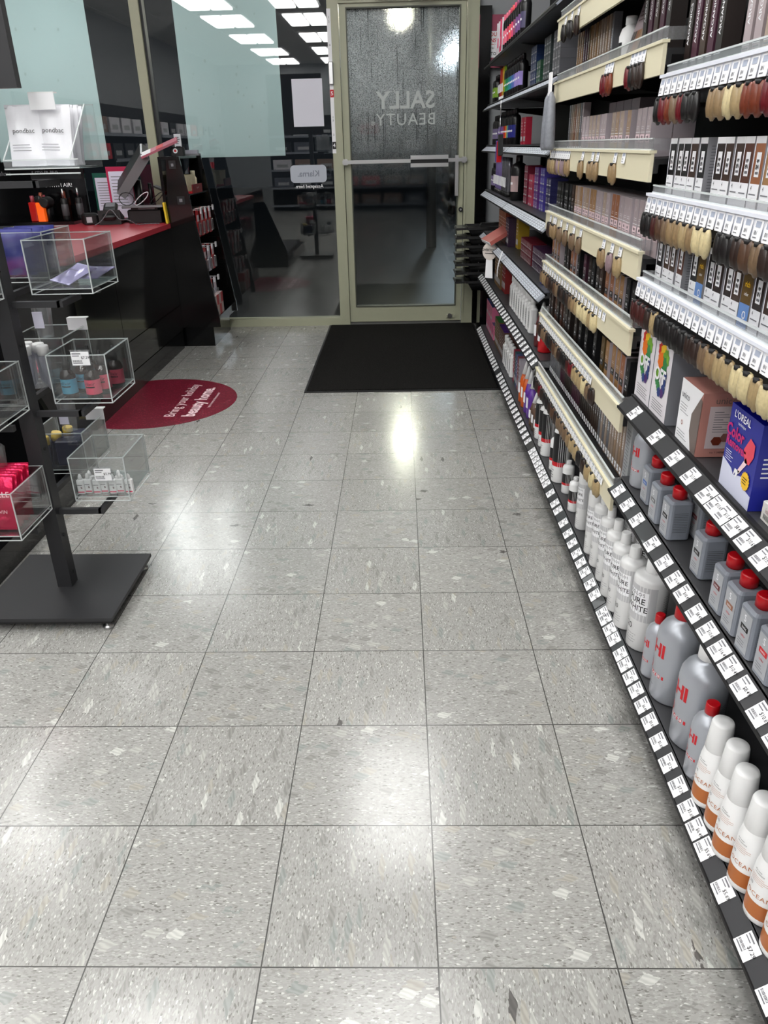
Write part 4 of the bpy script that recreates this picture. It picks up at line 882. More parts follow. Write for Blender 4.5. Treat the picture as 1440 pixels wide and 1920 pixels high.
def blab(R, H, neck=.5):
    def f():
        r = empty('black_label_bottle', '', 'bottle')
        M().lathe([(R*.93,0),(R,.004),(R,H*.78),(R*.9,H*.84),(R*.5,H*.88),(R*.4,H*.90)], WHITE, 28).build('body', r)
        M().lathe([(R*.44,H*.89),(R*.42,H*.99),(R*.38,H)], WHITE, 20).build('cap', r)
        m = M(); m.rect(-R*1.5, R*1.5, H*.34, H*.80 if H > .15 else H*.62, 0, BLKL, wrap=R*1.005); m.rect(-R*1.5, R*1.5, H*.27, H*.34, 0, REDINK, wrap=R*1.005)
        m.lines(-R*.8, R*.2, H*.06, H*.22, 4, 0, GREYINK, wrap=R*1.005, fill=.3); m.build('label', r); return r
    return f
for k, (x, y, R, H) in enumerate(((.550,2.33,.026,.20),(.550,2.23,.026,.20),(.545,2.125,.028,.225),(.545,1.97,.02,.15),(.546,1.855,.033,.245))):
    place('bl%d' % round(R*1000), blab(R, H), (x, y, .106), AIS+.35, 'white bottle with black and red label, %s from far end of its row' % ORD[k], 'black label bottles on the lowest shelf')
for k, (x, y, R, H) in enumerate(((.552,1.745,.0215,.125),(.545,1.592,.0215,.128),(.61,1.66,.0215,.125))):
    place('bls', blab(R, H), (x, y, .106), AIS+.35, 'small white bottle with black label, %s' % ['farther of the two in front','nearer of the two in front','behind the front two'][k], 'small black label bottles')
GREYP = mat('grey_plastic_bottle', (.52,.54,.58), .38)
def ionic(acc):
    def f():
        r = empty('grey_rectangular_bottle', '', 'bottle')
        M().bev(-.026, .026, -.026, .024, 0, .090, .008, GREYP).build('body', r)
        M().lathe([(.0125,.088),(.0125,.092),(.0155,.093),(.0155,.112),(.0135,.115)], REDC, 20).build('cap', r)
        m = M(); y = -.0264
        m.rect(-.019, .019, .008, .080, y, mat('silver_label', (.66,.67,.69), .4)); y -= .0003
        m.text('S', .018, -.002, .068, y, PAPER).rect(-.012, .013, .046, .056, y, acc).text('ionic', .008, 0, .051, y-.0002, PAPER).text('color', .007, 0, .036, y, REDINK).lines(-.014, .012, .014, .028, 3, y, GREYINK, fill=.25)
        m.build('label', r)
        m = M()
        for q in range(12): m.add([(.0264, -.016, .02+q*.004), (.0264, .014, .02+q*.004), (.0264, .014, .0206+q*.004), (.0264, -.016, .0206+q*.004)], [(0,1,2,3)], INK)
        m.build('side_print', r); return r
    return f
ACC = {'blue': mat('blue_accent', (.16,.36,.66), .4), 'grey': mat('grey_accent', (.35,.35,.36), .4), 'black': INK, 'maroon': mat('maroon_accent', (.40,.12,.14), .4), 'copper': mat('copper_accent', (.58,.38,.28), .4), 'red': REDINK}
for k, (x, y, a) in enumerate(((.550,.838,'blue'),(.540,.738,'grey'),(.542,.660,'black'),(.605,.725,'grey'),(.603,.652,'maroon'),(.552,.492,'black'),(.543,.362,'maroon'),(.541,.297,'copper'),(.539,.228,'black'),(.541,.160,'red'),(.545,.08,'grey'))):
    place('ion'+a, ionic(ACC[a]), (x, y, .486), AIS+.05, 'grey red-capped bottle with %s accent, %s, second near shelf' % (a, ['first from far end','second in front','third in front','behind the second','behind the third','standing alone in the middle','first of near cluster','second of near cluster','third of near cluster','fourth of near cluster','last of near cluster'][k]), 'grey bottles with red caps')
# boxed kits on the third near shelf -----------------------------------------
def offbox():
    r = empty('colour_remover_box', '', 'box'); w, d, h = .115, .075, .187
    M().box(-w/2, w/2, 0, d, 0, h, mat('kit_white', (.90,.88,.90), .4), side=mat('kit_grey_side', (.50,.51,.54), .4), top=mat('kit_top', (.55,.56,.58), .4)).build('carton', r)
    m = M(); y = -.0006
    cols = [(.80,.16,.14), (.90,.45,.10), (.93,.75,.15), (.45,.66,.20), (.20,.52,.28), (.12,.40,.42), (.16,.24,.48), (.30,.16,.42)]
    rnd = random.Random(3)
    blobs = [(-.018,.150,.020,0),(.0,.148,.022,2),(.018,.138,.022,3),(.010,.120,.022,4),(-.014,.128,.020,1),(-.022,.082,.014,4),(-.010,.070,.012,4),(.026,.088,.012,6),(.024,.072,.013,6),(.018,.062,.012,7),(.0,.060,.012,6),(-.026,.098,.012,3),(.030,.104,.009,6)]
    for i, (bx, bz, br, ci) in enumerate(blobs):
        pts = []
        for q in range(16):
            a = q*PI/8; rr = br*(1 if q % 2 else .78)*(1+.1*rnd.random()); pts.append((bx+rr*math.cos(a), y-.0001*i, bz+rr*math.sin(a)))
        m.poly(pts, mat('kit_colour_%d' % ci, cols[ci], .45))
    y -= .002
    m.text('OFF', .042, -.001, .097, y, PAPER, bold=.03).text('color', .018, 0, .174, -.0006, mat('kit_pink_ink', (.78,.42,.48), .5), rot=0).lines(-.04, .04, .012, .040, 5, -.0006, INK, fill=.2)
    m.build('print', r); return r
for k, y in enumerate((.948, .828)): place('off', offbox, (.525, y, .701), AIS, 'white hair colour remover box with rainbow splash, %s one' % ['farther','nearer'][k], 'rainbow splash boxes')
for k in range(2):
    place('off', offbox, (.62+.0*k, .948-.12*k, .701), AIS, 'white colour remover box directly behind the %s front one' % ['farther','nearer'][k], 'rainbow splash boxes')
ROSE = mat('rose_gold_card', (.72,.50,.46), .35)
def unico():
    r = empty('rose_gold_box', '', 'box'); w, d, h = .118, .09, .130
    m = M(); m.box(-w/2, w/2, 0, d, 0, h, ROSE); m.build('carton', r)
    m = M(); m.poly([(-w/2,-.0006,.0),(w*.30,-.0006,.0),(w*.12,-.0006,.04),(w*.12,-.0006,.075),(w*.42,-.0006,.118),(w/2,-.0006,h),(-w/2,-.0006,h)], PAPER).poly([(w*.30,-.001,0),(w/2,-.001,0),(w/2,-.001,h*.88),(w*.42,-.001,.118),(w*.12,-.001,.075),(w*.12,-.001,.04)], mat('dark_rose_facet', (.45,.40,.38), .4))
    m.text('unico', .02, -.028, .10, -.0012, GREYINK).lines(-.05, .0, .062, .085, 4, -.0012, GREYINK, fill=.2).text('o', .022, -.03, .045, -.0012, ROSE).lines(-.05, .01, .010, .028, 3, -.0012, GREYINK, fill=.2); m.build('front_print', r)
    m = M(); X = w/2+.0006
    def sd(y0, y1, z0, z1, mt, e=0): m.add([(X+e,y0,z0),(X+e,y1,z0),(X+e,y1,z1),(X+e,y0,z1)], [(0,1,2,3)], mt)
    sd(.016, .074, .018, .104, mat('pale_rose_panel', (.78,.72,.72), .4))
    for q in range(9): sd(.026, .064-.01*(q % 3), .052+q*.005, .0532+q*.005, GREYINK, .0005)
    mx = Matrix.Translation((X+.0008, .045, 0)) @ Matrix.Rotation(PI/2, 4, 'Z')
    m.text('unico', .019, 0, .115, 0, mat('dark_rose_facet'), mx=mx).text('no. 1 HONEY', .006, 0, .010, 0, INK, mx=mx)
    for q, (a, b, c) in enumerate(((-.008,.034,(.42,.17,.10)),(.009,.041,(.50,.33,.30)))):
        m.add([tuple(mx @ Vector((a+.011*math.cos(k*PI/3), -.0005-.0003*q, b+.010*math.sin(k*PI/3)))) for k in range(6)], [tuple(range(6))], mat('honey_hex_%d' % q, c, .4))
    m.build('side_print', r); return r
# its long side faces the aisle, the printed end faces the camera
def place_mirror(key, b, loc, lb, g=None):
    return place(key, b, loc, AIS, lb, g)
place('unico', unico, (.527, .640, .701), AIS, 'rose gold carton with honeycomb print on third near shelf, front one', 'rose gold cartons')
place('unico', unico, (.625, .640, .701), AIS, 'rose gold carton standing behind the front rose gold one', 'rose gold cartons')
ROYAL = mat('royal_blue_card', (.13,.16,.58), .3)
def loreal():
    r = empty('blue_kit_box', '', 'box'); w, d, h = .128, .085, .152
    M().box(-w/2, w/2, 0, d, 0, h, ROYAL, top=mat('deep_blue_top', (.04,.05,.52), .3)).build('carton', r)
    m = M(); y = -.0006
    m.poly([(-w/2,y,0),(w/2,y,0),(w/2,y,.026),(w*.22,y,.030),(w*.16,y,.045),(-w*.1,y,.036),(-w*.18,y,.044),(-w/2,y,.052)], mat('pale_lilac_card', (.84,.85,.93), .4))
    y -= .0006
    m.text("L'OREAL", .018, -.012, .138, y, PAPER, bold=.01).text('technique', .008, -.01, .126, y, PAPER)
    mg = mat('magenta_ink', (.80,.12,.45), .4)
    m.text('Color', .030, -.030, .106, y, mg, bold=.03).text('Remover', .022, -.020, .086, y, mg, bold=.03)
    m.poly([(.012,y,.092),(.030,y,.118),(.050,y,.112),(.052,y,.092),(.040,y,.074),(.024,y,.072)], mat('coral_ink', (.93,.30,.38), .4))
    m.poly([(.026,y,.082),(.034,y,.074),(.008,y,.045),(.002,y,.050)], mat('pale_pink_ink')).poly([(.002,y,.050),(.012,y,.052),(-.002,y,.034),(-.004,y,.044),(-.012,y,.034),(-.008,y,.050)], PAPER)
    m.lines(-.055, -.02, .052, .072, 5, y, PAPER, fill=.25)
    pts = []
    for q in range(32): a = q*PI/16; rr = .017 if q % 2 else .0145; pts.append((.038+rr*math.cos(a), y-.0004, .044+rr*math.sin(a)))
    m.poly(pts, mat('sun_yellow', (.96,.76,.15), .4)); m.lines(.028, .050, .037, .051, 3, y-.0008, INK, fill=.35)
    m.build('front_print', r)
    m = M(); mx = Matrix.Translation((w/2+.0006, .04, 0)) @ Matrix.Rotation(PI/2, 4, 'Z')
    m.text('NOW', .011, -.01, .105, 0, PAPER, mx=mx, bold=.02)
    for q in range(5): m.rect(-.03, .02-.004*q, .06+q*.008, .0625+q*.008, 0, PAPER, mx=mx)
    m.build('side_print', r); return r
place('blue', loreal, (.530, .395, .701), AIS, 'royal blue colour remover box with yellow sunburst on third near shelf')
def wcart():
    r = empty('white_carton', '', 'carton'); M().bev(-.030, .030, -.0, .05, 0, .033, .002, mat('ivory_card', (.87,.86,.84), .4)).build('carton', r)
    m = M(); m.text('ion', .013, -.008, .021, -.0006, mat('pale_pink_grey', (.66,.50,.52), .5))
    for q in range(9): m.rect(-.02+q*.003, -.0188+q*.003-.0002*(q % 2), .005, .014, -.0006, INK)
    X = .0306
    for q in range(5): m.add([(X,.008,.006+q*.005),(X,.042,.006+q*.005),(X,.042,.008+q*.005),(X,.008,.008+q*.005)], [(0,1,2,3)], GREYINK)
    m.build('print', r); return r
for j, (y, dx) in enumerate(((.275,0),(.205,0),(.135,0),(.065,0))):
    for i in range(3 if j else 3):
        place('wcart', wcart, (.540+.02*i, y+.014*i, .701+.0335*i), AIS, 'small ivory carton, %s column from the blue box, %s layer' % (ORD[j], ['bottom','middle','top'][i]), 'stacked ivory cartons')
# hair colour cartons ---------------------------------------------------------
def C(*c): return tuple(c)
SW = {'black': (.10,.10,.11), 'espresso': (.17,.13,.12), 'brown': (.26,.19,.16), 'chestnut': (.36,.22,.17), 'copper': (.62,.40,.27), 'golden': (.66,.50,.33), 'sand': (.68,.57,.47), 'beige': (.70,.62,.56), 'pinkish': (.72,.66,.67), 'auburn': (.42,.16,.13), 'olive brown': (.40,.31,.16), 'blonde': (.74,.64,.44), 'plum': (.30,.14,.22), 'grey': (.50,.50,.52)}
def big_carton(nm, h=.132):
    def f():
        r = empty('hair_colour_carton', '', 'carton'); w, d = .040, .085; c = SW[nm]
        M().box(-w/2, w/2, 0, d, 0, h, mat('carton_grey_side', (.62,.62,.64), .45), top=mat('carton_dark_top', (.16,.17,.19), .4), front=mat('swatch_'+nm.replace(' ', '_'), c, .35, noise=.15, nscale=90)).build('carton', r)
        m = M(); y = -.0005
        if nm == 'olive brown':
            m.rect(-w/2, w/2, 0, h*.48, y, mat('sky_blue_print', (.42,.58,.82), .4)); m.text('rich', .013, 0, h*.72, y, mat('sun_yellow'), bold=.02).text('clairol', .008, 0, h*.9, y, PAPER).text('color', .008, 0, h*.60, y, PAPER).text('o', .03, .004, h*.36, y-.0004, PAPER)
        else:
            m.rect(-w/2, w/2, h*.92, h, y, PAPER).rect(-w/2, w/2, 0, h*.46, y, PAPER).rect(-w*.20, w*.26, h*.54, h*.82, y, PAPER)
            y -= .0004
            m.text('age', .008, .001, h*.73, y, INK, bold=.02).text('8N', .010, .001, h*.65, y, INK, bold=.02).rect(-w*.1, w*.2, h*.57, h*.60, y, GREYINK).text('4', .010, -w*.25, h*.41, y, INK).rect(-w*.4, w*.3, h*.33, h*.345, y, GREYINK)
            m.rect(-w/2, -w/2+.003, h*.2, h*.92, y+.0002, PAPER)
        m.build('print', r)
        m = M(); X = w/2+.0005
        for q in range(20): m.add([(X,.008,h*.12+q*h*.04),(X,.072-.012*(q % 3),h*.12+q*h*.04),(X,.072-.012*(q % 3),h*.12+q*h*.04+.0014),(X,.008,h*.12+q*h*.04+.0014)], [(0,1,2,3)], GREYINK)
        m.build('side_print', r); return r
    return f
def row_big(seq, y, z, where, step=.0435, x=.535, h=.132, grp=None):
    k = 0
    for nm in seq:
        if nm:
            place('big'+nm+str(h), big_carton(nm, h), (x+random.uniform(-.002, .003), y, z), AIS+random.uniform(-.03, .02), '%s hair colour carton, %s from the far end, %s' % (nm, ordn(k), where), grp or 'cartons on the '+where); k += 1
        y -= step
row_big(['black','brown','brown','chestnut',None,'black','olive brown','black','espresso','espresso','brown','olive brown','espresso','brown','chestnut','black','brown','golden','sand'], .968, .953, 'fourth near shelf')
row_big(['black']*3+['brown','black',None,'espresso','brown','brown','chestnut','copper','golden','sand','black','espresso','brown'], .968, 1.141, 'fifth near shelf')
row_big(['black','espresso','brown','black','espresso']*3, .968, .953, 'fourth near shelf, second row', x=.63)
row_big(['grey']*8, .95, 1.141, 'fifth near shelf, back row', x=.66)
# tall tubes on the sixth near shelf
def tall_tube(nm, h=.185, w=.030, d=.034):
    def f():
        r = empty('tall_colour_carton', '', 'carton'); c = SW[nm]
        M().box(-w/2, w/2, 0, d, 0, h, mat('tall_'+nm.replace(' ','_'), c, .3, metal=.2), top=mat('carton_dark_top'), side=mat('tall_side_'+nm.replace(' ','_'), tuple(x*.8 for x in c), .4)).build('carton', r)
        m = M(); m.rect(-w/2, w/2, h*.10, h*.15, -.0005, PAPER).rect(-w/2, w/2, h*.26, h*.268, -.0005, PAPER).lines(-w*.4, w*.4, h*.16, h*.25, 3, -.0005, GREYINK, fill=.4)
        m.text('ARGANICS', w*.5, 0, h*.62, -.0005, PAPER, rot=PI/2, bold=.01); m.build('print', r); return r
    return f
y = .968
for k, nm in enumerate(['espresso','plum','brown','plum','espresso',None,None,'pinkish','pinkish','beige','beige','pinkish']):
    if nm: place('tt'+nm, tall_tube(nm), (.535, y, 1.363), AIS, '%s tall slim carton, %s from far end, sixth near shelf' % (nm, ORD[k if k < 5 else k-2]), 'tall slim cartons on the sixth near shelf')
    y -= .043
# middle bay -------------------------------------------------------------------
def mid_carton(nm, h=.115, w=.036, pale=False):
    def f():
        r = empty('hair_colour_box', '', 'carton'); d = .05; c = SW[nm]
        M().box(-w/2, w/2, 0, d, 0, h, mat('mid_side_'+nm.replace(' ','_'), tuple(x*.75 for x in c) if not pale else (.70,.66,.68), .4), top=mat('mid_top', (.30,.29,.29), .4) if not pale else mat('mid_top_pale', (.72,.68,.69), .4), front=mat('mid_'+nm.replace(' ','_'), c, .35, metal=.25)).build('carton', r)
        m = M(); y = -.0005
        lab = mat('pale_rose_label', (.88,.78,.80), .5) if pale else mat('mid_dark_label', (.12,.12,.13), .5)
        m.rect(-w*.45, w*.45, h*.30, h*.46, y, lab).text('8N', .009, 0, h*.40, y-.0003, INK if pale else PAPER, bold=.02).rect(-w*.3, w*.3, h*.32, h*.34, y-.0003, GREYINK)
        m.text('i', .016, 0, h*.80, y, PAPER).lines(-w*.3, w*.3, h*.56, h*.64, 2, y, PAPER, fill=.2); m.rect(-w/2, w/2, h*.50, h*.51, y, PAPER if pale else GREYINK)
        m.build('print', r); return r
    return f
def row_mid(seq, y, z, where, step=.0385, x=.528, h=.115, pale=(), depth=3):
    k = 0
    for nm in seq:
        if nm:
            p = nm in pale; xx = x+random.uniform(0, .006)
            for dpt in range(depth):
                place('mid'+nm+str(p)+str(h), mid_carton(nm, h, .036, p), (xx+.052*dpt, y, z), AIS, '%s hair colour box, %s from far end, %s row, %s' % (nm, ordn(k), ['front','second','third'][dpt], where), 'boxes on the '+where)
            k += 1
        y -= step
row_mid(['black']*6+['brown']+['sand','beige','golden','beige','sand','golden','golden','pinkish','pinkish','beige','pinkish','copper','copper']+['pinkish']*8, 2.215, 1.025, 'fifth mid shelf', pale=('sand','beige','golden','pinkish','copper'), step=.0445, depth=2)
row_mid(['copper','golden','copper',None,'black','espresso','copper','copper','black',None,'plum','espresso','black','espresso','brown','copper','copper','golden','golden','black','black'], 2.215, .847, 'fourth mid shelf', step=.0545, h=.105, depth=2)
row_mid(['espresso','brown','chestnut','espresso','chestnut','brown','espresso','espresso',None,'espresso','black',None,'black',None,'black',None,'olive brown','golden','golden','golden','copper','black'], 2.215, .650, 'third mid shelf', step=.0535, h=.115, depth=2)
# slim tubes on the second, sixth and seventh shelf
def slim(nm, h):
    def f():
        r = empty('slim_colour_carton', '', 'carton'); w = .021; c = SW[nm]
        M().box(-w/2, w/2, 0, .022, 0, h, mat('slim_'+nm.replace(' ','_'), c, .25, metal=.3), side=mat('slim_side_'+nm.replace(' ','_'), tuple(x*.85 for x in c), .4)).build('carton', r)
        m = M(); m.rect(-w*.4, w*.4, h*.03, h*.14, -.0005, PAPER).text('4A', .007, 0, h*.085, -.0009, INK, bold=.02).text('ARGANICS', .010, 0, h*.58, -.0005, PAPER, rot=PI/2); m.build('print', r); return r
    return f
def row_slim(seq, y, z, h, where, step, x=.55):
    for k, nm in enumerate(seq):
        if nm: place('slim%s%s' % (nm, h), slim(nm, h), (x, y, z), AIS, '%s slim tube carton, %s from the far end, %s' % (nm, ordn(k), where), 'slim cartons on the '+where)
        y -= step
random.seed(11)
row_slim((['grey']*8+['plum']*3+['espresso']*5+['plum']*5+['espresso']*6+['brown']*4+['grey','beige']*3+['beige','sand','beige','sand','beige','pinkish','sand','beige']), 2.215, .430, .175, 'second mid shelf', .0265)
row_slim(['grey','beige','sand','copper','beige','sand','grey','pinkish'], 2.19, 1.235, .150, 'sixth mid shelf', .030)
row_slim(['golden','golden','golden','plum','plum','olive brown','golden','sand','golden','sand','beige','beige','sand','beige','grey'], 2.14, 1.443, .150, 'seventh mid shelf', .033)
row_mid(['pinkish']*2+['beige']*3+['pinkish']*2+[None]+['beige','sand','beige','sand']+[None]+['pinkish']*3, 1.86, 1.235, 'sixth mid shelf', pale=('beige','pinkish','sand'), step=.0465, h=.105, depth=2)
for k in range(4): place('bigp', lambda: M().box(-.04,.04,0,.06,0,.14,mat('mauve_grey_card', (.58,.54,.56), .4), front=mat('mauve_front', (.66,.61,.63), .4)).build('mauve_carton'), (.60, 1.80-.085*k, 1.235), AIS, 'mauve grey carton behind the sixth mid shelf boxes, %s from far end' % ORD[k], 'mauve cartons')['category'] = 'carton'
def wbott():
    r = empty('white_flask', '', 'bottle'); M().lathe([(.026,0),(.028,.004),(.028,.075),(.022,.092),(.013,.098),(.013,.102)], WHITE, 24).build('body', r); M().lathe([(.015,.10),(.015,.118),(.0135,.12)], WHITE, 18).build('cap', r)
    M().rect(-.03,.03,.008,.060,0,BLKL,wrap=.0283).build('label', r); return r
place('wfl', wbott, (.56, 1.52, 1.443), AIS-.5, 'white round bottle with black label on seventh mid shelf')
def colour_chart():
    r = empty('colour_chart', '', 'colour chart'); mx = Matrix.Rotation(-.3, 4, 'X')
    M().box(-.07, .07, 0, .003, 0, .16, mat('grey_pink_card', (.62,.56,.58), .4), mx=mx).build('card', r)
    m = M(); m.lines(-.05,.05,.10,.15,5,-.001,mat('dim_brown_ink', (.35,.27,.26), .5),mx=mx,fill=.3)
    for k in range(6): m.rect(-.06+.02*k,-.045+.02*k,.02,.08,-.001,mat('swatch_'+['black','brown','copper','golden','sand','espresso'][k]),mx=mx)
    m.build('print', r); return r
place('chart', colour_chart, (.53, 1.40, 1.443), AIS, 'leaning grey pink colour chart beside the white bottle, seventh mid shelf')
y = 1.30
for k, nm in enumerate(['espresso','plum','brown','plum','espresso']):
    place('tt'+nm, tall_tube(nm), (.535, y, 1.443), AIS, '%s tall slim carton, %s from far end, seventh mid shelf' % (nm, ORD[k]), 'tall slim cartons on the seventh mid shelf'); y -= .045
# grey developer carton at the right end of the second mid shelf
t = empty('grey_display_carton', 'large pale grey carton standing at joint of the middle and nearest bays', 'carton', (.535, 1.035, .43), AIS)
M().box(-.024, .024, 0, .12, 0, .19, mat('pale_steel_card', (.60,.61,.62), .45)).build('carton', t); M().lines(-.018, .018, .02, .17, 16, -.0006, GREYINK, fill=.3).build('print', t)
# hair swatches -------------------------------------------------------------------
def swatch(nm):
    c = {'noir': (.09,.08,.08), 'dark': (.17,.12,.10), 'mahogany': (.24,.10,.09), 'brown': (.30,.21,.15), 'ash': (.42,.34,.26), 'dark blonde': (.52,.43,.31), 'blonde': (.60,.52,.38), 'pale blonde': (.76,.70,.54), 'red': (.36,.04,.08), 'orange': (.42,.18,.10), 'mauve': (.52,.44,.46)}[nm]
    def f():
        m = M(); mt = mat('hair_'+nm.replace(' ', '_'), c, .35, noise=.35, nscale=160)
        for q, (dx, s) in enumerate(((-.006, .9), (.005, 1), (.0, .75))):
            prof = [(.006, 0), (.009*s, -.005), (.012*s, -.016), (.0135*s, -.030), (.010*s, -.043), (.0035, -.050*s)]
            m.lathe(prof, mt, 9, mx=Matrix.Translation((dx, .003*q, 0)) @ Matrix.Rotation((q-1)*.16, 4, 'Y'), sy=.62)
        m.lathe([(.0075, -.004), (.0075, .002)], INK, 8, sy=.6)
        return m.build('hair_swatch')
    return f
def swatches(seq, ys, z, where, x=.489):
    for k, (nm, y) in enumerate(zip(seq, ys)):
        o = place('sw'+nm, swatch(nm), (x, y, z), AIS+.3*(k % 2), '%s hair swatch under the %s, %s from far end' % (nm, where, ordn(k)), 'hair swatches under the '+where)
        o['category'] = 'hair swatch'
Z = -.012
swatches(['mahogany','mahogany','mahogany','dark','blonde','noir','noir','noir','noir','noir','dark','dark','ash','dark blonde','blonde','blonde','pale blonde','pale blonde','blonde','pale blonde','pale blonde','noir','dark'], frange(.968, -.1, .037), .962+Z-.012, 'fourth near shelf')
swatches(['noir','noir','mahogany','brown','ash','dark blonde','dark blonde','blonde','dark blonde','pale blonde','pale blonde',None,'noir','noir','dark','brown','ash','dark','dark blonde','blonde'][:11], frange(.968, .2, .037), 1.150+Z-.012, 'fifth near shelf')
swatches(['noir','noir','dark','brown','ash','dark','dark blonde','blonde'], frange(.53, .2, .037), 1.150+Z-.012, 'fifth near strip, nearer set')
swatches(['noir','red','orange','ash','red','noir','noir'], frange(.968, .7, .036), 1.372+Z-.012, 'sixth near shelf')
swatches(['dark blonde','dark blonde','pale blonde','blonde','orange','orange','red'], frange(.66, .3, .037), 1.372+Z-.012, 'sixth near strip, nearer set')
swatches(['dark']*1+['dark blonde']*2+['ash','ash','ash','ash','dark blonde','mauve','blonde'], [2.13,2.06,2.03,1.93,1.83,1.72,1.62,1.33,1.24,1.16], 1.020+Z, 'fifth mid shelf')
swatches(['dark blonde','dark blonde','blonde','blonde','ash','mauve','blonde','mauve','mauve']+['dark blonde']*5, frange(2.2, 1.88, .035)+[1.68, 1.55, 1.49, 1.30, 1.22], 1.230+Z, 'sixth mid shelf')
swatches(['ash','dark blonde']+['dark blonde','brown','dark','dark','brown','ash','noir','dark','noir','dark','ash','dark blonde','blonde','pale blonde','pale blonde','pale blonde','blonde','pale blonde'], frange(2.2, 1.3, .045), .842+Z, 'fourth mid shelf')
swatches(['brown','dark','ash','ash','dark','noir','dark','brown','ash','dark','noir','noir','mahogany','red','blonde','blonde','blonde','pale blonde','ash','dark'], frange(2.2, 1.2, .048), .645+Z, 'third mid shelf')
swatches(['noir','dark','red','dark','noir','noir','dark','brown','dark','ash','ash','ash','dark blonde','blonde','blonde','noir','dark','blonde','pale blonde','blonde'], frange(2.2, 1.1, .056), .425+Z, 'second mid shelf')
swatches(['red','red','orange','red','noir','dark','dark'], [1.48,1.45,1.42,1.23,1.2,1.17,1.14], 1.438+Z, 'seventh mid shelf')
swatches(['noir','noir','dark'], [2.1,2.0,1.9], 1.625+Z, 'eighth mid shelf')
# third and last bay -----------------------------------------------------------------
def MB(nm, c, **k): return mat(nm, c, .35, **k)
def bottle_k(key, body, cap, R, H, kind='round', lab=None, name='bottle'):
    def f():
        r = empty(name, '', 'bottle')
        if kind == 'round':
            M().lathe([(R*.92,0),(R,.003),(R,H*.72),(R*.85,H*.80),(R*.42,H*.84)], body, 16).build('body', r); M().lathe([(R*.45,H*.83),(R*.45,H*.98),(R*.38,H)], cap, 12).build('cap', r)
        elif kind == 'pump':
            M().bev(-R, R, -R*.7, R*.7, 0, H*.70, R*.45, body).build('body', r); M().lathe([(R*.7,H*.68),(R*.40,H*.76),(R*.40,H*.80),(R*.48,H*.80),(R*.45,H*.98),(R*.38,H)], cap, 14).build('cap', r)
        elif kind == 'cone':
            M().lathe([(R*.9,0),(R,.004),(R*.95,H*.45),(R*.55,H*.72)], body, 16).build('body', r); M().lathe([(R*.6,H*.70),(R*.2,H*.95),(R*.1,H)], cap, 12).build('nozzle_cap', r)
        elif kind == 'tube':
            M().lathe([(R*.6,.02),(R,.03),(R*.9,H*.7),(R*.9,H)], body, 12, sy=.6).build('body', r); M().lathe([(R*.75,0),(R*.75,.024)], cap, 12).build('cap', r)
        m = M()
        if kind == 'round': m.rect(-R*1.4, R*1.4, H*.2, H*.55, 0, lab or PAPER, wrap=R*1.01); m.rect(-R*.7, R*.6, H*.36, H*.41, 0, INK if lab is None else PAPER, wrap=R*1.02)
        elif kind == 'pump': m.rect(-R*.6, R*.6, H*.15, H*.60, -R*.7-.0006, lab or PGREY).lines(-R*.5, R*.4, H*.2, H*.5, 5, -R*.7-.001, INK, fill=.2)
        else: m.rect(-R*.6, R*.6, H*.25, H*.5, 0, lab or PAPER, wrap=R*1.05)
        m.build('label', r); return r
    return key, f
def box_k(key, c, w, d, h, front=None, name='carton', top=None):
    def f():
        r = empty(name, '', 'carton'); M().box(-w/2, w/2, 0, d, 0, h, mat('bx_'+key, c, .4), front=front, top=top).build('carton', r)
        m = M(); m.rect(-w*.38, w*.38, h*.12, h*.3, -.0005, PGREY).lines(-w*.35, w*.35, h*.4, h*.85, 4, -.0005, PAPER if sum(c) < 1.4 else INK, fill=.18); m.build('print', r); return r
    return key, f
def rowf(kb, n, y, z, step, x, lb, grp, stack=1, sh=0, back=1, bd=.07):
    key, f = kb
    for k in range(n):
        for s in range(stack):
            for b in range(back):
                ex = '' if stack == 1 else ', %s layer' % ORD[s]
                ex += '' if back == 1 else (', front row' if b == 0 else ', back row')
                place(key, f, (x+bd*b, y-step*k, z+sh*s), AIS, '%s, %s from the far end%s' % (lb, ORD[k], ex), grp)
    return y-step*n
BK = mat('black_bottle', (.06,.06,.07), .3)
def colm(nm, c): return mat('pigment_'+nm, c, .35)
# base deck
zb = .106
rowf(box_k('pinkkit', (.80,.42,.55), .11, .13, .095, top=mat('blue_photo_top', (.15,.25,.42), .4)), 4, 4.58, zb, .115, .55, 'pink kit box with blue top on lowest shelf', 'pink kit boxes', stack=1)
rowf(box_k('pinkkit', (.80,.42,.55), .11, .13, .095), 3, 4.58, zb+.0955, .115, .55, 'pink kit box stacked above on lowest shelf', 'pink kit boxes')
rowf(box_k('browng', (.42,.32,.20), .035, .09, .17, top=mat('green_top', (.10,.45,.22), .4)), 5, 4.10, zb, .042, .55, 'brown carton with green top on lowest shelf', 'brown green cartons')
rowf(box_k('brownp', (.38,.27,.24), .035, .09, .165, top=mat('purple_top', (.28,.12,.48), .4)), 6, 3.88, zb, .042, .55, 'brown carton with purple top on lowest shelf', 'brown purple cartons')
rowf(bottle_k('wpump', WHITE, WHITE, .028, .165, 'pump'), 5, 3.60, zb, .072, .56, 'white bottle with slab body on the lowest shelf', 'white slab bottles, lowest shelf')
for k in range(5):
    c = [(.62,.20,.28),(.22,.34,.36),(.35,.38,.55),(.55,.30,.32),(.70,.68,.72)][k]; nm = ['red','teal','slate','rosy','pale'][k]
    key, f = box_k('patch'+nm, c, .045, .10, .17)
    place(key, f, (.55, 3.215-.05*k, zb), AIS, '%s patterned carton on lowest shelf after the white bottles' % nm, 'patterned cartons')
place(*bottle_k('beige_round', mat('olive_beige', (.55,.50,.38), .4), WHITE, .04, .14, 'round', BK), (.60, 2.92, zb), AIS, 'olive beige round bottle between patterned cartons and orange bottles')
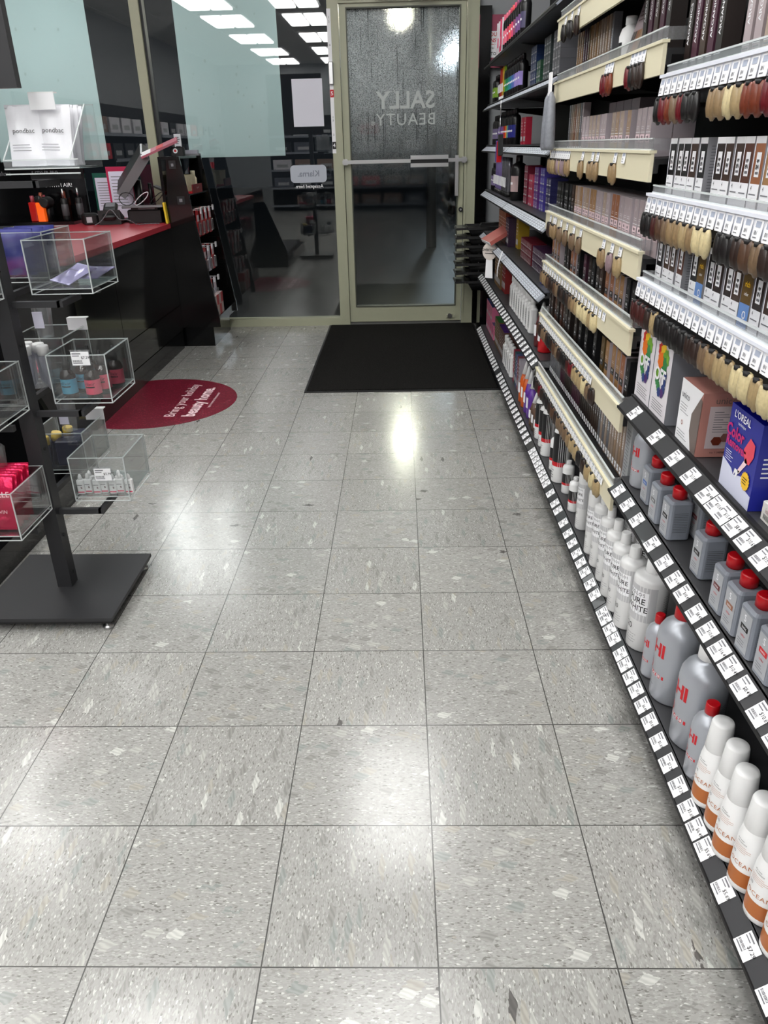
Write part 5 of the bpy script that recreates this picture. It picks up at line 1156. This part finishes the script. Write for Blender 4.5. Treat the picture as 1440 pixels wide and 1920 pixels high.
for k, (c, nm) in enumerate((((.82,.36,.10),'orange'),((.82,.36,.10),'orange'),((.38,.20,.60),'purple'),((.38,.20,.60),'purple'))):
    key, f = bottle_k('cone'+nm, colm(nm, c), WHITE, .032, .20, 'cone'); place(key, f, (.56, 2.86-.085*k, zb), AIS, '%s cone shouldered bottle with white tip, %s of its colour' % (nm, ['farther','nearer'][k % 2]), 'cone bottles')
for k in range(3): place(*bottle_k('conebr', mat('brown_cone', (.36,.27,.22), .4), WHITE, .03, .15, 'cone'), (.555, 2.50-.07*k, zb), AIS, 'brown and white cone bottle on lowest shelf, %s from far end' % ORD[k], 'brown cone bottles')
# second shelf (z .467)
z2 = .468
rowf(box_k('goldtall', (.48,.36,.22), .045, .10, .19), 6, 4.22, z2, .05, .55, 'golden brown tall carton on the second shelf', 'golden brown tall cartons')
rowf(box_k('redtall', (.50,.12,.12), .045, .10, .20), 3, 3.92, z2, .05, .56, 'dark red tall carton on the second shelf', 'dark red tall cartons')
rowf(bottle_k('wpumpL', WHITE, WHITE, .028, .165, 'pump'), 9, 3.42, z2, .082, .56, 'white bottle with slab body on the second shelf', 'white slab bottles, second shelf')
for k, (c, nm) in enumerate((((.35,.08,.10),'maroon'),((.78,.08,.12),'red'))):
    key, f = bottle_k('conefl'+nm, colm(nm, c), WHITE, .034, .19, 'cone'); place(key, f, (.56, 2.50-.10*k, z2), AIS, '%s cone shouldered bottle with white tip on the second shelf' % nm)
# third shelf (z .737)
z3 = .738
rowf(box_k('copperbook', (.52,.24,.16), .032, .10, .17, front=mat('copper_spine', (.58,.32,.20), .35)), 9, 4.20, z3, .038, .56, 'copper red slim carton on third shelf', 'copper red slim cartons')
rowf(box_k('dkpurp', (.20,.12,.22), .04, .10, .15), 3, 3.85, z3, .045, .56, 'dark purple carton on third shelf', 'dark purple cartons')
place(*box_k('yellowc', (.66,.54,.14), .09, .06, .16), (.60, 3.68, z3), AIS, 'yellow olive carton on the third shelf')
t = empty('open_booklet', 'salmon pink booklet tipped over the rail of the third shelf', 'booklet', (.50, 3.90, .765), 0); t.rotation_euler = (0, -.5, .15)
M().box(-.05, .12, -.10, .10, 0, .022, mat('salmon_card', (.68,.36,.33), .45)).build('cover', t); M().box(-.052, -.05, -.095, .095, .003, .019, PAPER).build('pages', t)
rowf(box_k('redsm', (.42,.10,.16), .034, .07, .032), 9, 3.30, z3, .038, .57, 'small dark red carton on third shelf', 'small dark red cartons', stack=3, sh=.033)
rowf(box_k('purpsm', (.26,.14,.26), .034, .07, .032), 9, 2.92, z3, .038, .57, 'small plum carton on third shelf', 'small plum cartons', stack=3, sh=.033)
place(*bottle_k('blueblob', mat('bright_blue', (.10,.28,.72), .3), mat('bright_blue'), .04, .07, 'round'), (.57, 2.46, z3), AIS, 'bright blue squat pot on the third shelf')
# fourth shelf (z .997)
z4 = .998
rowf(bottle_k('blkslim', BK, BK, .02, .16, 'round', mat('lav_label', (.50,.45,.60), .4)), 3, 4.55, z4, .05, .56, 'slim black bottle with lavender label on fourth shelf', 'slim black bottles')
LV_ = mat('lavender_film', (.55,.48,.72), .25)
rowf(bottle_k('lavtube', LV_, SHRINK, .026, .20, 'tube'), 5, 4.36, z4, .06, .56, 'lavender tube under clear film on fourth shelf', 'lavender tubes')
rowf(bottle_k('silvtube', mat('silver_tube', (.50,.50,.53), .25, metal=.5), DK, .026, .20, 'tube'), 5, 4.05, z4, .06, .56, 'silver grey tube on fourth shelf', 'silver tubes')
place(*bottle_k('bigblack', BK, BK, .040, .215, 'round', mat('pinkish_portrait', (.72,.62,.62), .4)), (.57, 3.52, z4), AIS, 'large black aerosol with pale label on fourth shelf')
def stackcart(c, nm, y, n=5, cols=2, z=z4, where='fourth shelf'):
    key, f = box_k('st'+nm.replace(' ', '_'), c, .05, .07, .034)
    for j in range(cols):
        for s in range(n): place(key, f, (.57, y-.054*j, z+.0345*s), AIS, '%s small carton, %s column, %s layer, on the %s' % (nm, ORD[j], ORD[s], where), '%s cartons stacked on the %s' % (nm, where))
stackcart((.50,.12,.22), 'crimson', 3.30); stackcart((.74,.28,.38), 'rose', 3.14, 4); stackcart((.40,.22,.52), 'violet', 2.98); stackcart((.30,.26,.62), 'indigo', 2.82); stackcart((.16,.16,.34), 'midnight', 2.66, 4)
# fifth shelf (z 1.262)
z5 = 1.263
rowf(bottle_k('blkslim', BK, BK, .02, .16), 5, 4.56, z5, .05, .56, 'slim black bottle with lavender label on fifth shelf', 'slim black bottles, fifth shelf')
for k, (c, nm) in enumerate((((.60,.50,.78),'lavender'),((.50,.34,.66),'violet'),((.50,.34,.66),'violet'),((.55,.30,.42),'mauve'),((.80,.15,.25),'red'),((.90,.55,.15),'amber'),((.35,.60,.55),'sea green'),((.14,.16,.52),'navy'),((.14,.16,.52),'navy'),((.14,.16,.52),'navy'))):
    key, f = bottle_k('pig'+nm, BK, BK, .025, .17, 'round', colm(nm.replace(' ', '_'), c)); place(key, f, (.56, 4.20-.062*k, z5), AIS, 'black bottle with %s label on fifth shelf, %s of the row' % (nm, ORD[k]), 'black pigment bottles, fifth shelf')
for k in range(2): place(*box_k('crimcard', (.70,.10,.22), .07, .03, .12), (.56, 3.42-.09*k, z5), AIS, 'crimson and black carton on the fifth shelf, %s one' % ['farther','nearer'][k], 'crimson cartons')
# sixth shelf (z 1.49)
z6 = 1.493
rowf(bottle_k('blkgreen', BK, BK, .03, .15, 'round', colm('lime', (.50,.66,.20))), 2, 4.55, z6, .07, .56, 'black bottle with lime green label on sixth shelf', 'lime label bottles')
for k, (c, nm) in enumerate((((.80,.18,.12),'red'),((.90,.42,.12),'orange'),((.93,.76,.20),'yellow'),((.70,.80,.25),'lime'))):
    key, f = bottle_k('tub'+nm, colm(nm, c), WHITE, .024, .17, 'tube', PAPER); place(key, f, (.56, 4.32-.065*k, z6), AIS, '%s tube with white cap on sixth shelf' % nm, 'rainbow tubes')
for k, (c, nm) in enumerate((((.72,.80,.25),'lime'),((.10,.55,.35),'green'),((.10,.55,.35),'green'),((.12,.52,.55),'teal'),((.15,.50,.62),'cyan'),((.30,.45,.72),'sky blue'),((.40,.45,.75),'blue'),((.62,.55,.82),'lilac'),((.62,.55,.82),'lilac'),((.62,.55,.82),'lilac'))):
    key, f = bottle_k('pig'+nm, BK, BK, .025, .17, 'round', colm(nm.replace(' ', '_'), c)); place(key, f, (.56, 4.03-.062*k, z6), AIS, 'black bottle with %s label on sixth shelf, %s of the row' % (nm, ORD[k]), 'black pigment bottles, sixth shelf')
stackcart((.10,.20,.38), 'navy blue', 3.28, 5, 3, z6, 'sixth shelf'); stackcart((.16,.34,.24), 'forest green', 3.10, 3, 2, z6, 'sixth shelf'); stackcart((.24,.28,.28), 'slate grey', 2.92, 5, 3, z6, 'sixth shelf'); stackcart((.40,.40,.42), 'mid grey', 2.70, 5, 3, z6, 'sixth shelf')
# seventh shelf (z 1.727)
z7 = 1.728
for k, (c, nm) in enumerate((((.86,.84,.86),'white'),((.86,.84,.86),'white'),((.90,.20,.40),'hot pink'),((.86,.84,.86),'white'),((.88,.40,.50),'rose'),((.92,.46,.55),'salmon'),((.92,.46,.55),'salmon'),((.80,.25,.36),'crimson'),((.92,.35,.35),'coral'),((.86,.30,.45),'cerise'),((.60,.30,.50),'mauve'),((.45,.30,.52),'plum'),((.45,.30,.52),'plum'),((.30,.28,.40),'slate'))):
    kd = 'tube' if k < 5 else 'round'
    key, f = bottle_k('top%s%s' % (kd, nm), colm(nm.replace(' ', '_'), c) if kd == 'tube' else BK, WHITE if kd == 'tube' else colm(nm.replace(' ', '_'), c), .026, .19, kd, colm(nm.replace(' ', '_'), c)); place(key, f, (.56, 4.58-.085*k, z7), AIS, '%s %s on seventh shelf, %s from the far end' % (nm, kd if kd == 'tube' else 'labelled bottle', ORD[k]), 'bottles on the seventh shelf')
# gloves, tinsel and things clipped to the rails
t = empty('hanging_applicators', 'grey bundled applicators hanging at the joint before the sixth shelf', 'applicators', (.472, 2.16, 1.425))
for k in range(2): M().lathe([(.005,0),(.014,-.02),(.018,-.10),(.019,-.17),(.014,-.18)], mat('grey_bristle', (.50,.51,.54), .5, noise=.3, nscale=90), 12, mx=Matrix.Translation((0,-.02+.05*k,-.0)) @ Matrix.Rotation(-.1+.16*k, 4, 'X')).build('applicator', t)
M().box(-.006, .0, -.02, .02, -.01, .06, PAPER).build('hang_card', t)
t = empty('hanging_clippers', 'cluster of black, red and purple clips hanging from the sixth shelf rail', 'hair clips', (.475, 3.62, 1.44))
M().tube([(0,0,.03),(0,.002,-.05),(0,-.002,-.12)], .0025, CHROME).build('chain', t)
for k, (c, nm) in enumerate(((BK,'black'),(REDC,'red'),(colm('violet_clip', (.30,.20,.60)),'violet'))):
    M().prism([(-.012,0),(.012,0),(.02,-.11),(-.016,-.12)], 'y', -.008+.02*k, .008+.02*k, c).data('clip') if 0 else M().box(-.012,.012,-.012,.012,-.10,0,c,mx=Matrix.Translation((0,-.03+.035*k,-.13-.03*(k>0))) @ Matrix.Rotation(.25*(k-1), 4, 'X')).build('clip', t)
t = empty('shelf_talker', 'round cream overtone badge with white card hanging at the shelf end', 'shelf talker', (.472, 3.87, .70), AIS+.9)
M().lathe([(.048,0),(.048,.003)], mat('cream_badge', (.85,.81,.78), .5), 28, mx=Matrix.Rotation(PI/2, 4, 'X')).build('disc', t)
M().text('OVERTONE', .019, 0, .008, -.005, INK, bold=.02).lines(-.03, .03, -.014, -.006, 1, -.005, INK, fill=.5, rag=0).build('lettering', t)
M().prism([(-.022,-.045),(.022,-.045),(.026,-.15),(-.026,-.15)], 'y', -.002, .0, PAPER).build('card', t)
t = empty('shelf_talker', 'white curled paper talker clipped on third shelf rail by the joint', 'shelf talker', (.485, 3.38, .74), AIS)
m = M()
for k in range(8): a = k*.22; m.add([(-.02, -.03*math.sin(a)*.8, .02-.016*k), (.02, -.03*math.sin(a)*.8, .02-.016*k), (.02, -.03*math.sin(a+.22)*.8, .004-.016*k), (-.02, -.03*math.sin(a+.22)*.8, .004-.016*k)], [(0,1,2,3)], PAPER)
m.build('paper', t)
# shopping baskets nested beside the door
def basket():
    r = empty('shopping_basket', '', 'basket'); m = M()
    for s in (-1, 1): m.box(-.20, .20, s*.13-.004, s*.13+.004, .0, .018, DK).box(s*.20-.004, s*.20+.004, -.13, .13, 0, .018, DK)
    m.build('rim', r)
    m = M(); m.prism([(-.20, 0), (-.275, -.004), (-.285, .004), (-.275, .012), (-.20, .014)], 'y', -.11, .11, DK)
    m.build('lip', r)
    M().lathe([(.22, -.052), (.265, .004)], DK, 4, mx=Matrix.Scale(1.03, 4, (1,0,0)) @ Matrix.Scale(.66, 4, (0,1,0)) @ Matrix.Rotation(PI/4, 4, 'Z'), cap=True).build('basin', r)
    M().tube([(-.12,-.13,.02),(-.10,-.02,.034),(.10,-.02,.034),(.12,-.13,.02)], .006, DK).build('handle', r); return r
for k in range(7): place('basket', basket, (.62, 4.93, .372+.060*k), 0, 'black nested shopping basket beside the door, %s' % ['lowest of the stack','second from the bottom','third from the bottom','middle of the stack','third from the top','second from the top','topmost'][k], 'nested shopping baskets')
t = empty('basket_stand', 'black stand under the nested shopping baskets beside the door', 'stand', (.68, 4.93, 0)); M().box(-.16, .18, -.12, .12, 0, .02, INK).build('foot', t); M().box(-.16, .18, -.12, .12, .02, .318, BLACK).build('body', t)
struct('trim_5', M().box(.502, .58, 5.22, 5.295, 0, 2.10, BLACK), label='black vertical strip right of the door frame')
# ------------------------------------------------------------------ rear of the shop, seen in the window reflections
def dim_shelf(nm, y0, y1, x0, x1, face):
    t = empty('wall_shelving', nm, 'shelving', (0,0,0))
    if face == 'x': M().box(x0, x0+.03, y0, y1, 0, 1.9, PEG).build('back_panel', t)
    else: M().box(x0, x1, y0, y0+.03, 0, 1.9, PEG).build('back_panel', t)
    for z in (.12, .48, .84, 1.18, 1.5):
        if face == 'x': M().box(x0+.03, x1, y0, y1, z-.02, z, DSTEEL).box(x1, x1+.01, y0, y1, z-.03, z+.01, RAILS).build('shelf_board', t)
        else: M().box(x0, x1, y0+.03, y1, z-.02, z, DSTEEL).box(x0, x1, y1, y1+.01, z-.03, z+.01, RAILS).build('shelf_board', t)
    return t
dim_shelf('dark wall shelving along the left wall of the shop', -6.5, 2.0, -4.29, -3.9, 'x')
dim_shelf('dark shelving across the back of the shop', -7.2, -6.8, -2.9, .6, 'y')
random.seed(3)
pal = [((.75,.10,.15),'red'),((.85,.84,.86),'white'),((.12,.12,.14),'black'),((.55,.45,.40),'tan'),((.35,.36,.40),'grey')]
n = 0
for z in (.12, .48, .84, 1.18, 1.5):
    for j in range(16):
        c, nm = pal[random.randrange(5)]; h = random.uniform(.14, .24)
        place('far'+nm, lambda c=c, nm=nm: M().bev(-.20,.20,0,.2,0,.2,.01,mat('far_'+nm, c, .5),top=None) if 0 else M().box(-.20,.20,0,.2,0,.2,mat('far_'+nm, c, .5), front=mat('far_front_'+nm, tuple(min(1,x*1.1) for x in c), .4)).rect(-.12,.12,.05,.11,-.001,PGREY).build('stock_box'),
              (-3.93, -6.2+.5*j, z+.001), PI/2, '%s stock box, %s shelf from the floor, %s from the back, left wall' % (nm, ORD[[.12,.48,.84,1.18,1.5].index(z)], ORD[j]), 'stock boxes along the left wall')['category'] = 'box'
    for j in range(7):
        c, nm = pal[random.randrange(5)]
        if 'far'+nm in PROTO: dup(PROTO['far'+nm], (-2.6+.48*j, -6.85, z+.001), PI, '%s stock box, %s shelf from the floor, %s across the back of the shop' % (nm, ORD[[.12,.48,.84,1.18,1.5].index(z)], ORD[j]), 'stock boxes at the back')['category'] = 'box'
